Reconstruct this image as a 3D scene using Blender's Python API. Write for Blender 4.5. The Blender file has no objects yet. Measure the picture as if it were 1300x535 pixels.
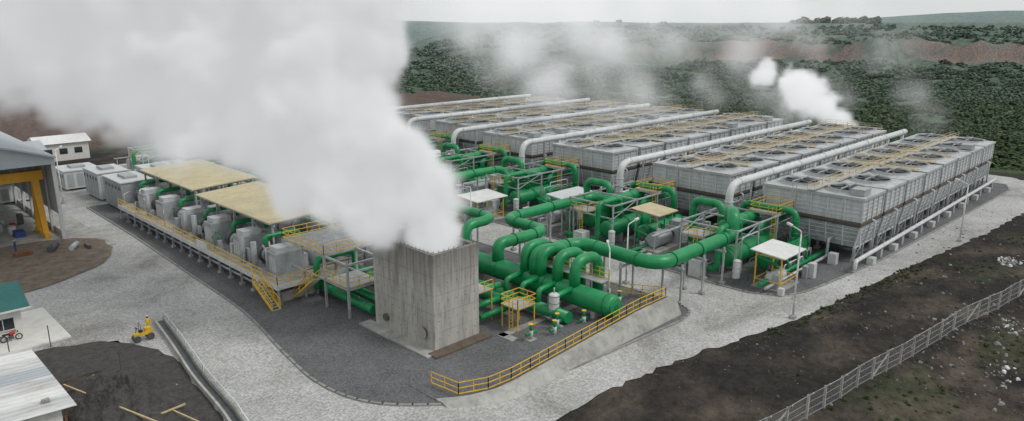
import bpy, math, random
from mathutils import Vector, Matrix, noise
random.seed(7)
sc = bpy.context.scene
S2 = math.sqrt(2)

# ------------------------------------------------------------------ materials
def new_mat(name):
    m = bpy.data.materials.new(name); m.use_nodes = True
    nt = m.node_tree
    return m, nt, nt.nodes["Principled BSDF"]

def N(nt, t, **kw):
    n = nt.nodes.new(t)
    for k, v in kw.items():
        setattr(n, k, v)
    return n

def mat(name, col, rough=0.6, metal=0.0, var=0.25, scale=0.6, dirt=None, dirt_amt=0.4, bump=0.0, bscale=8.0, stretch=None, wave=None, topstain=None):
    m, nt, b = new_mat(name)
    L = nt.links
    tc = N(nt, "ShaderNodeTexCoord")
    mp = N(nt, "ShaderNodeMapping")
    if stretch: mp.inputs["Scale"].default_value = stretch
    L.new(tc.outputs["Object"], mp.inputs["Vector"])
    nz = N(nt, "ShaderNodeTexNoise"); nz.inputs["Scale"].default_value = scale
    nz.inputs["Detail"].default_value = 3; nz.inputs["Roughness"].default_value = 0.7
    L.new(mp.outputs[0], nz.inputs["Vector"])
    cr = N(nt, "ShaderNodeValToRGB")
    cr.color_ramp.elements[0].position = 0.3; cr.color_ramp.elements[1].position = 0.7
    lo = [c*(1-var) for c in col]; hi = [min(1, c*(1+var*0.6)) for c in col]
    cr.color_ramp.elements[0].color = (*lo, 1); cr.color_ramp.elements[1].color = (*hi, 1)
    L.new(nz.outputs["Fac"], cr.inputs[0])
    out = cr.outputs[0]
    if dirt:
        n2 = N(nt, "ShaderNodeTexNoise"); n2.inputs["Scale"].default_value = scale*2.7
        n2.inputs["Detail"].default_value = 4; n2.inputs["Roughness"].default_value = 0.75
        L.new(mp.outputs[0], n2.inputs["Vector"])
        r2 = N(nt, "ShaderNodeValToRGB"); r2.color_ramp.elements[0].position = 0.5; r2.color_ramp.elements[1].position = 0.72
        r2.color_ramp.elements[1].color = (dirt_amt,)*3 + (1,)
        L.new(n2.outputs["Fac"], r2.inputs[0])
        mx = N(nt, "ShaderNodeMixRGB"); mx.inputs[2].default_value = (*dirt, 1)
        L.new(r2.outputs[0], mx.inputs[0]); L.new(out, mx.inputs[1]); out = mx.outputs[0]
    if topstain:   # moisture staining running down from the rim
        z0, z1, sc_ = topstain
        sp = N(nt, "ShaderNodeSeparateXYZ"); L.new(tc.outputs["Object"], sp.inputs[0])
        m2 = N(nt, "ShaderNodeMapping"); m2.inputs["Scale"].default_value = (3.0, 3.0, 0.12); L.new(tc.outputs["Object"], m2.inputs["Vector"])
        n3 = N(nt, "ShaderNodeTexNoise"); n3.inputs["Scale"].default_value = sc_; n3.inputs["Detail"].default_value = 4; L.new(m2.outputs[0], n3.inputs["Vector"])
        ma = N(nt, "ShaderNodeMath", operation='MULTIPLY_ADD'); L.new(n3.outputs["Fac"], ma.inputs[0]); ma.inputs[1].default_value = 9.0; L.new(sp.outputs["Z"], ma.inputs[2])
        mr = N(nt, "ShaderNodeMapRange"); L.new(ma.outputs[0], mr.inputs[0]); mr.inputs[1].default_value = z0+4.5; mr.inputs[2].default_value = z1+4.5; mr.inputs[4].default_value = .75
        mx = N(nt, "ShaderNodeMixRGB"); mx.inputs[2].default_value = (.075, .07, .06, 1)
        L.new(mr.outputs[0], mx.inputs[0]); L.new(out, mx.inputs[1]); out = mx.outputs[0]
    L.new(out, b.inputs["Base Color"])
    b.inputs["Roughness"].default_value = rough; b.inputs["Metallic"].default_value = metal
    if wave:
        w = N(nt, "ShaderNodeTexWave", wave_type='BANDS', bands_direction=wave[0])
        w.inputs["Scale"].default_value = wave[1]
        L.new(tc.outputs["Object"], w.inputs["Vector"])
        bp = N(nt, "ShaderNodeBump"); bp.inputs["Strength"].default_value = 0.8; bp.inputs["Distance"].default_value = wave[2]
        L.new(w.outputs["Fac"], bp.inputs["Height"]); L.new(bp.outputs[0], b.inputs["Normal"])
    elif bump:
        n3 = N(nt, "ShaderNodeTexNoise"); n3.inputs["Scale"].default_value = bscale; n3.inputs["Detail"].default_value = 3
        L.new(tc.outputs["Object"], n3.inputs["Vector"])
        bp = N(nt, "ShaderNodeBump"); bp.inputs["Strength"].default_value = 0.9; bp.inputs["Distance"].default_value = bump
        L.new(n3.outputs["Fac"], bp.inputs["Height"]); L.new(bp.outputs[0], b.inputs["Normal"])
    return m

M_GREEN = mat("green_paint", (0.008, 0.26, 0.085), 0.4, var=0.25, scale=0.8, dirt=(0.05, 0.13, 0.07), dirt_amt=0.45)
M_GREEN2 = mat("green_paint_dark", (0.006, 0.17, 0.06), 0.45, var=0.3, scale=0.8, dirt=(0.04, 0.09, 0.05), dirt_amt=0.5)
M_WHITE = mat("white_steel", (0.62, 0.64, 0.64), 0.45, var=0.15, scale=0.7, dirt=(0.32, 0.3, 0.26), dirt_amt=0.45)
M_GALV = mat("galvanised_steel", (0.46, 0.48, 0.49), 0.45, 0.3, var=0.25, scale=1.0, dirt=(0.2, 0.17, 0.14))
M_DGREY = mat("dark_steel", (0.10, 0.105, 0.11), 0.55, 0.2, var=0.3, scale=1.2)
M_PANEL = mat("condenser_panel", (0.53, 0.55, 0.56), 0.5, 0.05, var=0.18, scale=0.5, dirt=(0.26, 0.24, 0.21), dirt_amt=0.55, stretch=(1.5,1.5,.4))
M_LOUV = mat("condenser_louvre", (0.38, 0.40, 0.42), 0.5, 0.1, var=0.22, scale=0.5, dirt=(0.12, 0.12, 0.12), dirt_amt=0.6)
M_BROWN = mat("brown_header", (0.13, 0.10, 0.075), 0.6, var=0.4, scale=1.5)
M_DECK = mat("fan_deck", (0.48, 0.495, 0.50), 0.6, 0.1, var=0.2, scale=0.5, dirt=(0.22, 0.21, 0.19), dirt_amt=0.6)
M_FAN = mat("fan_dark", (0.055, 0.058, 0.062), 0.6, var=0.3, scale=2)
M_YEL = mat("yellow_paint", (0.72, 0.45, 0.03), 0.5, var=0.18, scale=2)
M_TIMB = mat("deck_walkway", (0.55, 0.44, 0.24), 0.7, var=0.25, scale=2)
M_ORANGE = mat("crane_yellow", (0.75, 0.38, 0.02), 0.45, var=0.1, scale=1)
M_CONC = mat("stained_concrete", (0.42, 0.405, 0.37), 0.85, var=0.25, scale=0.5, dirt=(0.12, 0.11, 0.095), dirt_amt=0.7, stretch=(2.2, 2.2, 0.28), topstain=(5.5, 10.5, 1.1))
M_CONC2 = mat("concrete", (0.38, 0.375, 0.35), 0.85, var=0.3, scale=0.4, dirt=(0.13, 0.125, 0.11), dirt_amt=0.6, bump=0.03, bscale=4)
M_KERB = mat("kerb_concrete", (0.27, 0.265, 0.25), 0.85, var=0.3, scale=1.2)
M_ROOFB = mat("beige_roof", (0.60, 0.52, 0.31), 0.5, var=0.15, scale=0.3, dirt=(0.35, 0.27, 0.13), dirt_amt=0.5, wave=('Y', 1.6, 0.08))
M_ROOFW = mat("white_roof", (0.70, 0.70, 0.68), 0.5, var=0.12, scale=0.6, dirt=(0.4, 0.38, 0.33))
M_RUSTW = mat("weathered_sheet", (0.55, 0.56, 0.56), 0.5, var=0.3, scale=0.5, dirt=(0.30, 0.20, 0.13), dirt_amt=0.7, stretch=(.35,1.6,1))
M_ROOFG = mat("shed_roof", (0.42, 0.46, 0.49), 0.5, 0.1, var=0.12, scale=0.2, wave=('Y', 1.2, 0.06))
M_WALLG = mat("shed_cladding", (0.36, 0.39, 0.41), 0.6, var=0.15, scale=0.3, wave=('Y', 1.5, 0.05))
M_TEAL = mat("teal_roof", (0.02, 0.13, 0.12), 0.45, var=0.2, scale=0.8, wave=('X', 2.0, 0.05))
M_HOUSE = mat("white_wall", (0.68, 0.67, 0.63), 0.7, var=0.1, scale=1, dirt=(0.4, 0.36, 0.3), dirt_amt=0.35)
M_WOOD = mat("brown_door", (0.20, 0.09, 0.04), 0.6)
M_GLASS = mat("dark_glass", (0.03, 0.04, 0.05), 0.1, var=0.1)
M_GREYC = mat("grey_cabinet", (0.36, 0.38, 0.39), 0.5, var=0.15, scale=0.9, dirt=(0.2, 0.19, 0.17))
M_LGREY = mat("light_cabinet", (0.54, 0.56, 0.56), 0.5, var=0.12, scale=0.9, dirt=(0.3, 0.28, 0.25))
M_BLACK = mat("black_rubber", (0.02, 0.02, 0.02), 0.8)
M_RED = mat("red_paint", (0.5, 0.03, 0.02), 0.5)
M_BLUE = mat("blue_cloth", (0.03, 0.07, 0.25), 0.7)
M_ROCK = mat("rubble_stone", (0.26, 0.26, 0.25), 0.9, var=0.5, scale=2)
M_PLAST = mat("white_debris", (0.7, 0.7, 0.7), 0.7, var=0.3, scale=2)

def gravel_mat(name, a, b_, sc_=5.0):
    m, nt, b = new_mat(name); L = nt.links
    tc = N(nt, "ShaderNodeTexCoord")
    v = N(nt, "ShaderNodeTexVoronoi"); v.inputs["Scale"].default_value = sc_
    n = N(nt, "ShaderNodeTexNoise"); n.inputs["Scale"].default_value = 0.15; n.inputs["Detail"].default_value = 5; n.inputs["Roughness"].default_value = 0.7
    L.new(tc.outputs["Object"], v.inputs["Vector"]); L.new(tc.outputs["Object"], n.inputs["Vector"])
    sep = N(nt, "ShaderNodeSeparateColor"); L.new(v.outputs["Color"], sep.inputs[0])
    ad = N(nt, "ShaderNodeMath", operation='MULTIPLY_ADD'); ad.inputs[1].default_value = 0.4
    L.new(sep.outputs[0], ad.inputs[0])
    sb = N(nt, "ShaderNodeMath", operation='MULTIPLY'); sb.inputs[1].default_value = 0.65
    L.new(n.outputs["Fac"], sb.inputs[0]); L.new(sb.outputs[0], ad.inputs[2])
    cr = N(nt, "ShaderNodeValToRGB")
    cr.color_ramp.elements[0].position = 0.2; cr.color_ramp.elements[0].color = (*a, 1)
    cr.color_ramp.elements[1].position = 0.85; cr.color_ramp.elements[1].color = (*b_, 1)
    L.new(ad.outputs[0], cr.inputs[0]); L.new(cr.outputs[0], b.inputs["Base Color"])
    b.inputs["Roughness"].default_value = 0.9
    return m
M_GRAVEL = gravel_mat("dark_gravel", (0.045, 0.045, 0.047), (0.19, 0.19, 0.195), 9.0)

def cobble_mat():
    m, nt, b = new_mat("cobblestone"); L = nt.links
    tc = N(nt, "ShaderNodeTexCoord")
    v = N(nt, "ShaderNodeTexVoronoi"); v.inputs["Scale"].default_value = 4.5; v.inputs["Randomness"].default_value = 0.5
    L.new(tc.outputs["Object"], v.inputs["Vector"])
    n = N(nt, "ShaderNodeTexNoise"); n.inputs["Scale"].default_value = 0.10; n.inputs["Detail"].default_value = 7; n.inputs["Roughness"].default_value = 0.68; n.inputs["Distortion"].default_value = .6
    L.new(tc.outputs["Object"], n.inputs["Vector"])
    cr = N(nt, "ShaderNodeValToRGB")
    e = cr.color_ramp.elements
    e[0].position = 0.33; e[0].color = (0.29, 0.283, 0.268, 1)
    e[1].position = 0.62; e[1].color = (0.55, 0.545, 0.53, 1)
    k = e.new(0.46); k.color = (0.44, 0.435, 0.42, 1)
    L.new(n.outputs["Fac"], cr.inputs[0])
    sep = N(nt, "ShaderNodeSeparateColor"); L.new(v.outputs["Color"], sep.inputs[0])
    mr = N(nt, "ShaderNodeMapRange"); mr.inputs[3].default_value = 0.82; mr.inputs[4].default_value = 1.1
    L.new(sep.outputs[0], mr.inputs[0])
    me = N(nt, "ShaderNodeMapRange"); me.inputs[1].default_value = 0.25; me.inputs[2].default_value = 0.75; me.inputs[3].default_value = 1.05; me.inputs[4].default_value = 0.6
    L.new(v.outputs["Distance"], me.inputs[0])
    mm = N(nt, "ShaderNodeMath", operation='MULTIPLY'); L.new(mr.outputs[0], mm.inputs[0]); L.new(me.outputs[0], mm.inputs[1])
    mx = N(nt, "ShaderNodeVectorMath", operation='SCALE'); L.new(cr.outputs[0], mx.inputs[0]); L.new(mm.outputs[0], mx.inputs["Scale"])
    L.new(mx.outputs[0], b.inputs["Base Color"])
    b.inputs["Roughness"].default_value = 0.8
    return m
M_COB = cobble_mat()

# ------------------------------------------------------------------ mesh builder
class MB:
    def __init__(s): s.v=[]; s.f=[]; s.m=[]; s.sm=[]; s.mats=[]
    def mi(s, m):
        if m not in s.mats: s.mats.append(m)
        return s.mats.index(m)
    def add(s, vs, fs, m, smooth=False):
        o=len(s.v); s.v += [tuple(v) for v in vs]; k=s.mi(m)
        for i,f in enumerate(fs):
            s.f.append([o+j for j in f]); s.m.append(k); s.sm.append(smooth if isinstance(smooth,bool) else smooth[i])
    def box(s,x0,x1,y0,y1,z0,z1,m):
        vs=[(x0,y0,z0),(x1,y0,z0),(x1,y1,z0),(x0,y1,z0),(x0,y0,z1),(x1,y0,z1),(x1,y1,z1),(x0,y1,z1)]
        s.add(vs,[(0,3,2,1),(4,5,6,7),(0,1,5,4),(1,2,6,5),(2,3,7,6),(3,0,4,7)],m)
    def hexa(s,b4,t4,m):
        s.add(list(b4)+list(t4),[(0,3,2,1),(4,5,6,7),(0,1,5,4),(1,2,6,5),(2,3,7,6),(3,0,4,7)],m)
    def frust(s,x0,x1,y0,y1,z0,z1,ins,m):
        s.hexa([(x0+ins,y0+ins,z0),(x1-ins,y0+ins,z0),(x1-ins,y1-ins,z0),(x0+ins,y1-ins,z0)],[(x0,y0,z1),(x1,y0,z1),(x1,y1,z1),(x0,y1,z1)],m)
    def beam(s,p,q,w,m):
        p=Vector(p);q=Vector(q);d=(q-p)
        if d.length<1e-5: return
        d.normalize(); up=Vector((0,0,1)) if abs(d.z)<0.95 else Vector((1,0,0))
        a=d.cross(up).normalized()*w/2; b=a.cross(d).normalized()*w/2
        vs=[p-a-b,p+a-b,p+a+b,p-a+b,q-a-b,q+a-b,q+a+b,q-a+b]
        s.add(vs,[(0,3,2,1),(4,5,6,7),(0,1,5,4),(1,2,6,5),(2,3,7,6),(3,0,4,7)],m)
    def sweep(s,pts,rad,m,seg=14,caps=True):
        pts=[Vector(p) for p in pts]; n=len(pts)
        if not isinstance(rad,(list,tuple)): rad=[rad]*n
        t0=(pts[1]-pts[0]).normalized(); up=Vector((0,0,1)) if abs(t0.z)<0.9 else Vector((1,0,0))
        a=t0.cross(up).normalized(); vs=[]
        for i,p in enumerate(pts):
            t=(pts[min(i+1,n-1)]-pts[max(i-1,0)]).normalized()
            a=(a-t*a.dot(t)).normalized(); b=t.cross(a)
            for k in range(seg):
                th=2*math.pi*k/seg
                vs.append(p+(a*math.cos(th)+b*math.sin(th))*rad[i])
        fs=[];sm=[]
        for i in range(n-1):
            for k in range(seg):
                k2=(k+1)%seg; fs.append((i*seg+k,i*seg+k2,(i+1)*seg+k2,(i+1)*seg+k)); sm.append(True)
        if caps:
            fs.append(tuple(range(seg))[::-1]); sm.append(False)
            fs.append(tuple((n-1)*seg+k for k in range(seg))); sm.append(False)
        s.add(vs,fs,m,sm)
    def cyl(s,p,q,r,m,seg=14,r2=None):
        s.sweep([p,q],[r,r if r2 is None else r2],m,seg)
    def drum(s,p,q,r,m,seg=24,m2=None):
        p=Vector(p);q=Vector(q);d=(q-p).normalized()
        pts=[];rs=[]
        for a in (90,70,50,30,12,0):
            pts.append(p-d*(math.sin(math.radians(a))*r*0.45)); rs.append(max(0.02,math.cos(math.radians(a))*r))
        for a in (0,12,30,50,70,90):
            pts.append(q+d*(math.sin(math.radians(a))*r*0.45)); rs.append(max(0.02,math.cos(math.radians(a))*r))
        pts[6]=pts[6]+d*0.001
        s.sweep(pts,rs,m,seg)
        L=(q-p).length
        for t in (0.02,0.35,0.65,0.98):
            c=p+d*L*t; s.sweep([c-d*0.06,c+d*0.06],r*1.04,m2 or m,seg)
    def tube(s,path,r,m,bend=None,seg=14,fl=0,mf=None):
        P=[Vector(p) for p in path]; bend=bend or r*2.0; out=[P[0]]
        for i in range(1,len(P)-1):
            a=P[i]-P[i-1]; b=P[i+1]-P[i]
            k=min(bend,a.length*0.49,b.length*0.49)
            s0=P[i]-a.normalized()*k; s1=P[i]+b.normalized()*k
            for j in range(9):
                t=j/8; out.append(s0*(1-t)**2+P[i]*2*t*(1-t)+s1*t*t)
        out.append(P[-1])
        s.sweep(out,r,m,seg)
        if fl:
            for i in range(len(P)-1):
                d=P[i+1]-P[i]; L=d.length
                if L<bend*2.2+0.6: continue
                dn=d.normalized(); k=bend+0.15; n=max(1,int((L-2*k)/fl))
                for j in range(n+1):
                    c=P[i]+dn*(k+(L-2*k)*j/n)
                    s.sweep([c-dn*0.06,c+dn*0.06],r*1.13,mf or m,seg)
    def rail(s,pts,m=None,h=1.1,sp=1.6,w=0.07):
        m=m or M_YEL
        P=[Vector(p) for p in pts]
        for i in range(len(P)-1):
            a,b=P[i],P[i+1]; L=(b-a).length; n=max(1,round(L/sp))
            for zz in (h,h*0.55): s.beam(a+Vector((0,0,zz)),b+Vector((0,0,zz)),w,m)
            s.beam(a+Vector((0,0,0.1)),b+Vector((0,0,0.1)),w*1.2,m)
            for j in range(n+1):
                c=a.lerp(b,j/n); s.beam(c,c+Vector((0,0,h)),w,m)
    def ladder(s,x,y,z0,z1,m=None,w=0.5,axis='x'):
        m=m or M_YEL; dx,dy=(w/2,0) if axis=='x' else (0,w/2)
        s.beam((x-dx,y-dy,z0),(x-dx,y-dy,z1+1),0.07,m); s.beam((x+dx,y+dy,z0),(x+dx,y+dy,z1+1),0.07,m)
        z=z0+0.3
        while z<z1: s.beam((x-dx,y-dy,z),(x+dx,y+dy,z),0.05,m); z+=0.35
    def stair(s,p,q,w,m,side):  # side vector
        p=Vector(p);q=Vector(q);sd=Vector(side)*w
        for o in (Vector((0,0,0)),sd):
            s.beam(p+o,q+o,0.18,m)
            s.beam(p+o+Vector((0,0,1)),q+o+Vector((0,0,1)),0.07,m)
            s.beam(p+o+Vector((0,0,.55)),q+o+Vector((0,0,.55)),0.05,m)
            for t in (0,.33,.66,1):
                c=p.lerp(q,t)+o; s.beam(c,c+Vector((0,0,1)),0.07,m)
        n=max(2,int(abs(p.z-q.z)/0.2))
        for j in range(n+1):
            c=p.lerp(q,j/n); s.beam(c,c+sd,0.16,M_GALV)
    def obj(s,name,parent=None):
        me=bpy.data.meshes.new(name); me.from_pydata(s.v,[],s.f)
        for m in s.mats: me.materials.append(m)
        me.polygons.foreach_set("material_index",s.m); me.polygons.foreach_set("use_smooth",s.sm); me.update()
        o=bpy.data.objects.new(name,me); sc.collection.objects.link(o)
        if parent: o.parent=parent
        return o

# ------------------------------------------------------------------ terrain
def sst(a,b,x):
    t=max(0,min(1,(x-a)/(b-a))); return t*t*(3-2*t)
def nz(x,y,s,o=0.0): return noise.noise(Vector((x*s+o,y*s-o,o*1.7)))
def fbm(x,y,s,o=0.0,n=4):
    v=0;a=1
    for i in range(n): v+=a*nz(x,y,s*2**i,o+i*3.1); a*=0.5
    return v
SOUTH=[(-200,33.2),(37.5,33.6),(53.8,32.4),(71,28.9),(97,26.3),(115,24.0),(129,22.6),(160,21.5),(400,20)]
def south_y(x):
    for i in range(len(SOUTH)-1):
        a,b=SOUTH[i],SOUTH[i+1]
        if x<=b[0]: return a[1]+(b[1]-a[1])*max(0,(x-a[0]))/(b[0]-a[0])
    return 20
def cliff_edge(r): return 650+60*nz(r,0,0.006,4)+26*nz(r,3,0.02,6)+9*nz(r,7,.06,8)
def bare(d,r): return math.exp(-(((d-285)/52)**2+((r+50)/36)**2))+math.exp(-(((d-290)/70)**2+((r+215)/95)**2))
def Hh(x,y):
    d=(x+y)/S2; r=(x-y)/S2
    z=-0.06
    ys=south_y(x)
    if y<ys:
        k=sst(0,5,ys-y)
        z+=k*(0.42*fbm(x,y,0.13,2)+0.18*fbm(x,y,0.6,5)+0.25) - 1.2*sst(12,45,ys-y)
    if x<19 and y<68 and y>44: z+=0.25*fbm(x,y,0.3,9)*sst(0,2,19-x)
    out=max(x-172, y-190, 0)
    if out>0:
        fl=-12+2.5*fbm(x,y,0.012,1)
        z=z*(1-sst(0,70,out))+fl*sst(0,80,out)
    if d>380:
        edge=cliff_edge(r)
        pl=sst(-190,-20,r+50*nz(d,r,0.01,8))
        cf=sst(-20,220,r)
        prof=12*sst(430,edge-12,d)+(8+9*cf)*sst(edge-9,edge+5,d)+(22-9*cf)*sst(edge+5,edge+420,d)
        gully=8*abs(fbm(r,d*0.4,0.02,11,3))*sst(460,560,d)*(1-sst(edge,edge+60,d))
        z+= (prof-gully)*pl
        z+= (1-pl)*(40*sst(1500,1900,d)+ 3*sst(500,900,d))
        z+= 12*pl*math.exp(-(((r-90)/110)**2+((d-830)/120)**2))*(.6+.6*fbm(r,d,.008,33))
        z+= 40*math.exp(-(((r-1650)/420)**2+((d-2500)/700)**2))
        z+= 24*math.exp(-(((r+900)/500)**2+((d-2900)/500)**2))
        z+= 1.2*fbm(r,d,0.01,15)*sst(edge,edge+200,d)
    z+=11*math.exp(-(((d-290)/42)**2+((r+48)/36)**2))*(1+0.25*fbm(x,y,0.05))
    z+=12*math.exp(-(((d-300)/60)**2+((r+230)/70)**2))
    return z
def axis_pts(lo,flo,fhi,hi,step,g):
    a=[];x=flo
    while x<fhi: a.append(x); x+=step
    s=step
    while x<hi: a.append(x); s*=g; x+=s
    a.append(hi)
    b=[];x=flo;s=step
    while x>lo: s*=g; x-=s; b.append(x)
    return b[::-1]+a
D=axis_pts(-300,28,190,9000,1.3,1.03); R=axis_pts(-7000,-85,95,7000,1.3,1.04)
D=sorted(set([q for q in D if q<560 or q>745]+[560+3.4*i for i in range(55)]))
R=sorted(set([q for q in R if q<90 or q>560]+[90+6*i for i in range(79)]))
vs=[];cols=[]
def lerp3(a,b,t): return tuple(a[i]+(b[i]-a[i])*t for i in range(3))
SOIL=(0.031,0.028,0.026); SOILB=(0.085,0.070,0.056); WEED=(0.055,0.068,0.032)
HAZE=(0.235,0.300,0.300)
for d in D:
    for r in R:
        x=(d+r)/S2;y=(d-r)/S2;z=Hh(x,y)
        vs.append((x,y,z))
        w=sst(0.2,0.6,fbm(x,y,0.09,21)+ (0.12 if y<south_y(x)-13 else -0.25))
        c=lerp3(lerp3(SOIL,SOILB,sst(-0.2,0.7,fbm(x,y,0.17,30)+(.25 if y<south_y(x)-13 else 0))),WEED,w*0.45)
        out=max(x-170,y-190,0); fm=0.0
        if out>0 or d>200:
            g=lerp3((0.034,0.056,0.024),(0.060,0.090,0.038),sst(-.5,.6,fbm(x,y,0.012,40)))
            c=lerp3(c,g,sst(0,15,out))
            bb=min(1,sst(0.22,0.5,bare(d,r)+.12*fbm(x,y,.05,90))); fm=sst(0,15,out)*(1-bb)
            c=lerp3(c,(0.105,0.066,0.052),bb)
            if d>500:
                edge=cliff_edge(r)
                cl=sst(edge-16,edge-8,d)*(1-sst(edge+3,edge+8,d))*sst(40,200,r)
                cl*=sst(-0.55,0.05,fbm(r,d,0.03,50)); fm*=1-cl
                c=lerp3(c,lerp3((0.24,0.13,0.10),(.15,.12,.10),sst(-.3,.3,fbm(r,z*4,.06,55))),cl)
                c=lerp3(c,(0.10,0.13,0.065),0.6*sst(edge+60,edge+200,d)*sst(0,.5,fbm(r,d,.01,70)))
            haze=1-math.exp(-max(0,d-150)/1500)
            c=lerp3(c,HAZE,haze); fm*=(1-haze*.6)  # aerial haze painted into the vertex colour, growing with distance
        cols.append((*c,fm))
nr=len(R); fs=[]
for i in range(len(D)-1):
    for j in range(nr-1):
        fs.append((i*nr+j,(i+1)*nr+j,(i+1)*nr+j+1,i*nr+j+1))
me=bpy.data.meshes.new("ground"); me.from_pydata(vs,[],fs); me.polygons.foreach_set("use_smooth",[True]*len(fs))
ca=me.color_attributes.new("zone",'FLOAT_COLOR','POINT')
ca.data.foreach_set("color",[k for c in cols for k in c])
gm,nt,b=new_mat("ground_soil"); L=nt.links
at=N(nt,"ShaderNodeAttribute",attribute_name="zone"); tc=N(nt,"ShaderNodeTexCoord")
n1=N(nt,"ShaderNodeTexNoise"); n1.inputs["Scale"].default_value=0.7; n1.inputs["Detail"].default_value=6; n1.inputs["Roughness"].default_value=0.75
L.new(tc.outputs["Object"],n1.inputs["Vector"])
mr=N(nt,"ShaderNodeMapRange"); mr.inputs[1].default_value=0.3; mr.inputs[2].default_value=0.7; mr.inputs[3].default_value=0.5; mr.inputs[4].default_value=1.6
L.new(n1.outputs["Fac"],mr.inputs[0])
vo=N(nt,"ShaderNodeTexVoronoi"); vo.inputs["Scale"].default_value=0.14; L.new(tc.outputs["Object"],vo.inputs["Vector"])
vsep=N(nt,"ShaderNodeSeparateColor"); L.new(vo.outputs["Color"],vsep.inputs[0])
va=N(nt,"ShaderNodeMath",operation='MULTIPLY_ADD'); L.new(vo.outputs["Distance"],va.inputs[0]); va.inputs[1].default_value=-1.1; va.inputs[2].default_value=1.25
vb=N(nt,"ShaderNodeMath",operation='MULTIPLY_ADD'); L.new(vsep.outputs[0],vb.inputs[0]); vb.inputs[1].default_value=.5; L.new(va.outputs[0],vb.inputs[2])
vmix=N(nt,"ShaderNodeMix"); vmix.data_type='FLOAT'; L.new(at.outputs["Alpha"],vmix.inputs[0]); vmix.inputs[2].default_value=1.0; L.new(vb.outputs[0],vmix.inputs[3])
mul=N(nt,"ShaderNodeMath",operation='MULTIPLY'); L.new(mr.outputs[0],mul.inputs[0]); L.new(vmix.outputs[0],mul.inputs[1])
sca=N(nt,"ShaderNodeVectorMath",operation='SCALE'); L.new(at.outputs["Color"],sca.inputs[0]); L.new(mul.outputs[0],sca.inputs["Scale"])
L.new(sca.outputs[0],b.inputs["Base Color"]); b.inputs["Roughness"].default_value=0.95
b.inputs["Specular IOR Level"].default_value=0.1
n2=N(nt,"ShaderNodeTexNoise"); n2.inputs["Scale"].default_value=2.2; n2.inputs["Detail"].default_value=4
L.new(tc.outputs["Object"],n2.inputs["Vector"])
bp=N(nt,"ShaderNodeBump"); bp.inputs["Distance"].default_value=0.35; bp.inputs["Strength"].default_value=1; L.new(n2.outputs["Fac"],bp.inputs["Height"]); L.new(bp.outputs[0],b.inputs["Normal"])
me.materials.append(gm); me.update()
g=bpy.data.objects.new("ground",me); sc.collection.objects.link(g)

# ------------------------------------------------------------------ flat sheets
def poly_sheet(name,pts,z,m,kerb=None):
    import bmesh
    bm=bmesh.new(); vv=[bm.verts.new((p[0],p[1],z)) for p in pts]
    f=bm.faces.new(vv)
    bmesh.ops.triangulate(bm,faces=bm.faces[:])
    me=bpy.data.meshes.new(name); bm.to_mesh(me); bm.free(); me.materials.append(m)
    for p in me.polygons:
        if p.normal.z<0: p.flip()
    o=bpy.data.objects.new(name,me); sc.collection.objects.link(o)
def smooth_path(pts,n=6):
    out=[]
    P=[Vector((p[0],p[1],0)) for p in pts]
    for i in range(len(P)-1):
        p0=P[max(i-1,0)];p1=P[i];p2=P[i+1];p3=P[min(i+2,len(P)-1)]
        for j in range(n):
            t=j/n
            q=0.5*((2*p1)+(-p0+p2)*t+(2*p0-5*p1+4*p2-p3)*t*t+(-p0+3*p1-3*p2+p3)*t**3)
            out.append((q.x,q.y))
    out.append((P[-1].x,P[-1].y)); return out
rng=random.Random(3)
def rag(pts,a): return [(p[0]+rng.uniform(-a,a),p[1]+rng.uniform(-a,a)) for p in pts]
se=smooth_path([(10,33.2),(37.5,33.6),(53.8,32.4),(71,28.9),(97,26.3),(115,24.0),(129,22.6),(150,21.8),(166,23.5),(172,30)],18)
road=rag(se,0.28)+[(173,60),(174,130),(172,172),(60,172),(36,172),(33,168),(12,160),(9,118),(-10,114),(-14,84),(2,76),(8,76.5),(14,76),(19,73.5),(19.5,64),(18.5,52),(16,44),(2,42),(-5,38)]
poly_sheet("cobblestone_road",road,0.0,M_COB)
def kerb_ring(mb,pts,w,z,m):
    n=len(pts)
    for i in range(n):
        a=Vector((*pts[i],0));b=Vector((*pts[(i+1)%n],0))
        d=(b-a); 
        if d.length<1e-3: continue
        d.normalize(); s=Vector((-d.y,d.x,0))*w/2
        a2=a-d*w*0.3;b2=b+d*w*0.3
        mb.hexa([a2-s,b2-s,b2+s,a2+s],[p+Vector((0,0,z)) for p in (a2-s,b2-s,b2+s,a2+s)],m)
pad1=smooth_path([(33,134),(32.6,110),(31.8,90),(31,72),(29.2,60),(28.3,52),(29.5,46),(33.5,41.5),(38,38.6)],5)+[(62,37.2)]+smooth_path([(62,37.2),(65,38),(66,41),(66,46)],4)[1:]+[(66,134)]
pad2=smooth_path([(75,134),(75,60),(74.5,40),(75.2,35),(78,32.2),(84,31),(98,29.6)],5)+[(158,27.4),(163,29),(164,40),(164,158),(75,158)]
poly_sheet("gravel_pad",pad1,0.07,M_GRAVEL); poly_sheet("gravel_pad",pad2,0.07,M_GRAVEL)
k=MB(); kerb_ring(k,pad1,0.24,0.14,M_KERB); k.obj("kerb")
k=MB(); kerb_ring(k,pad2,0.24,0.14,M_KERB); k.obj("kerb")

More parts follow.
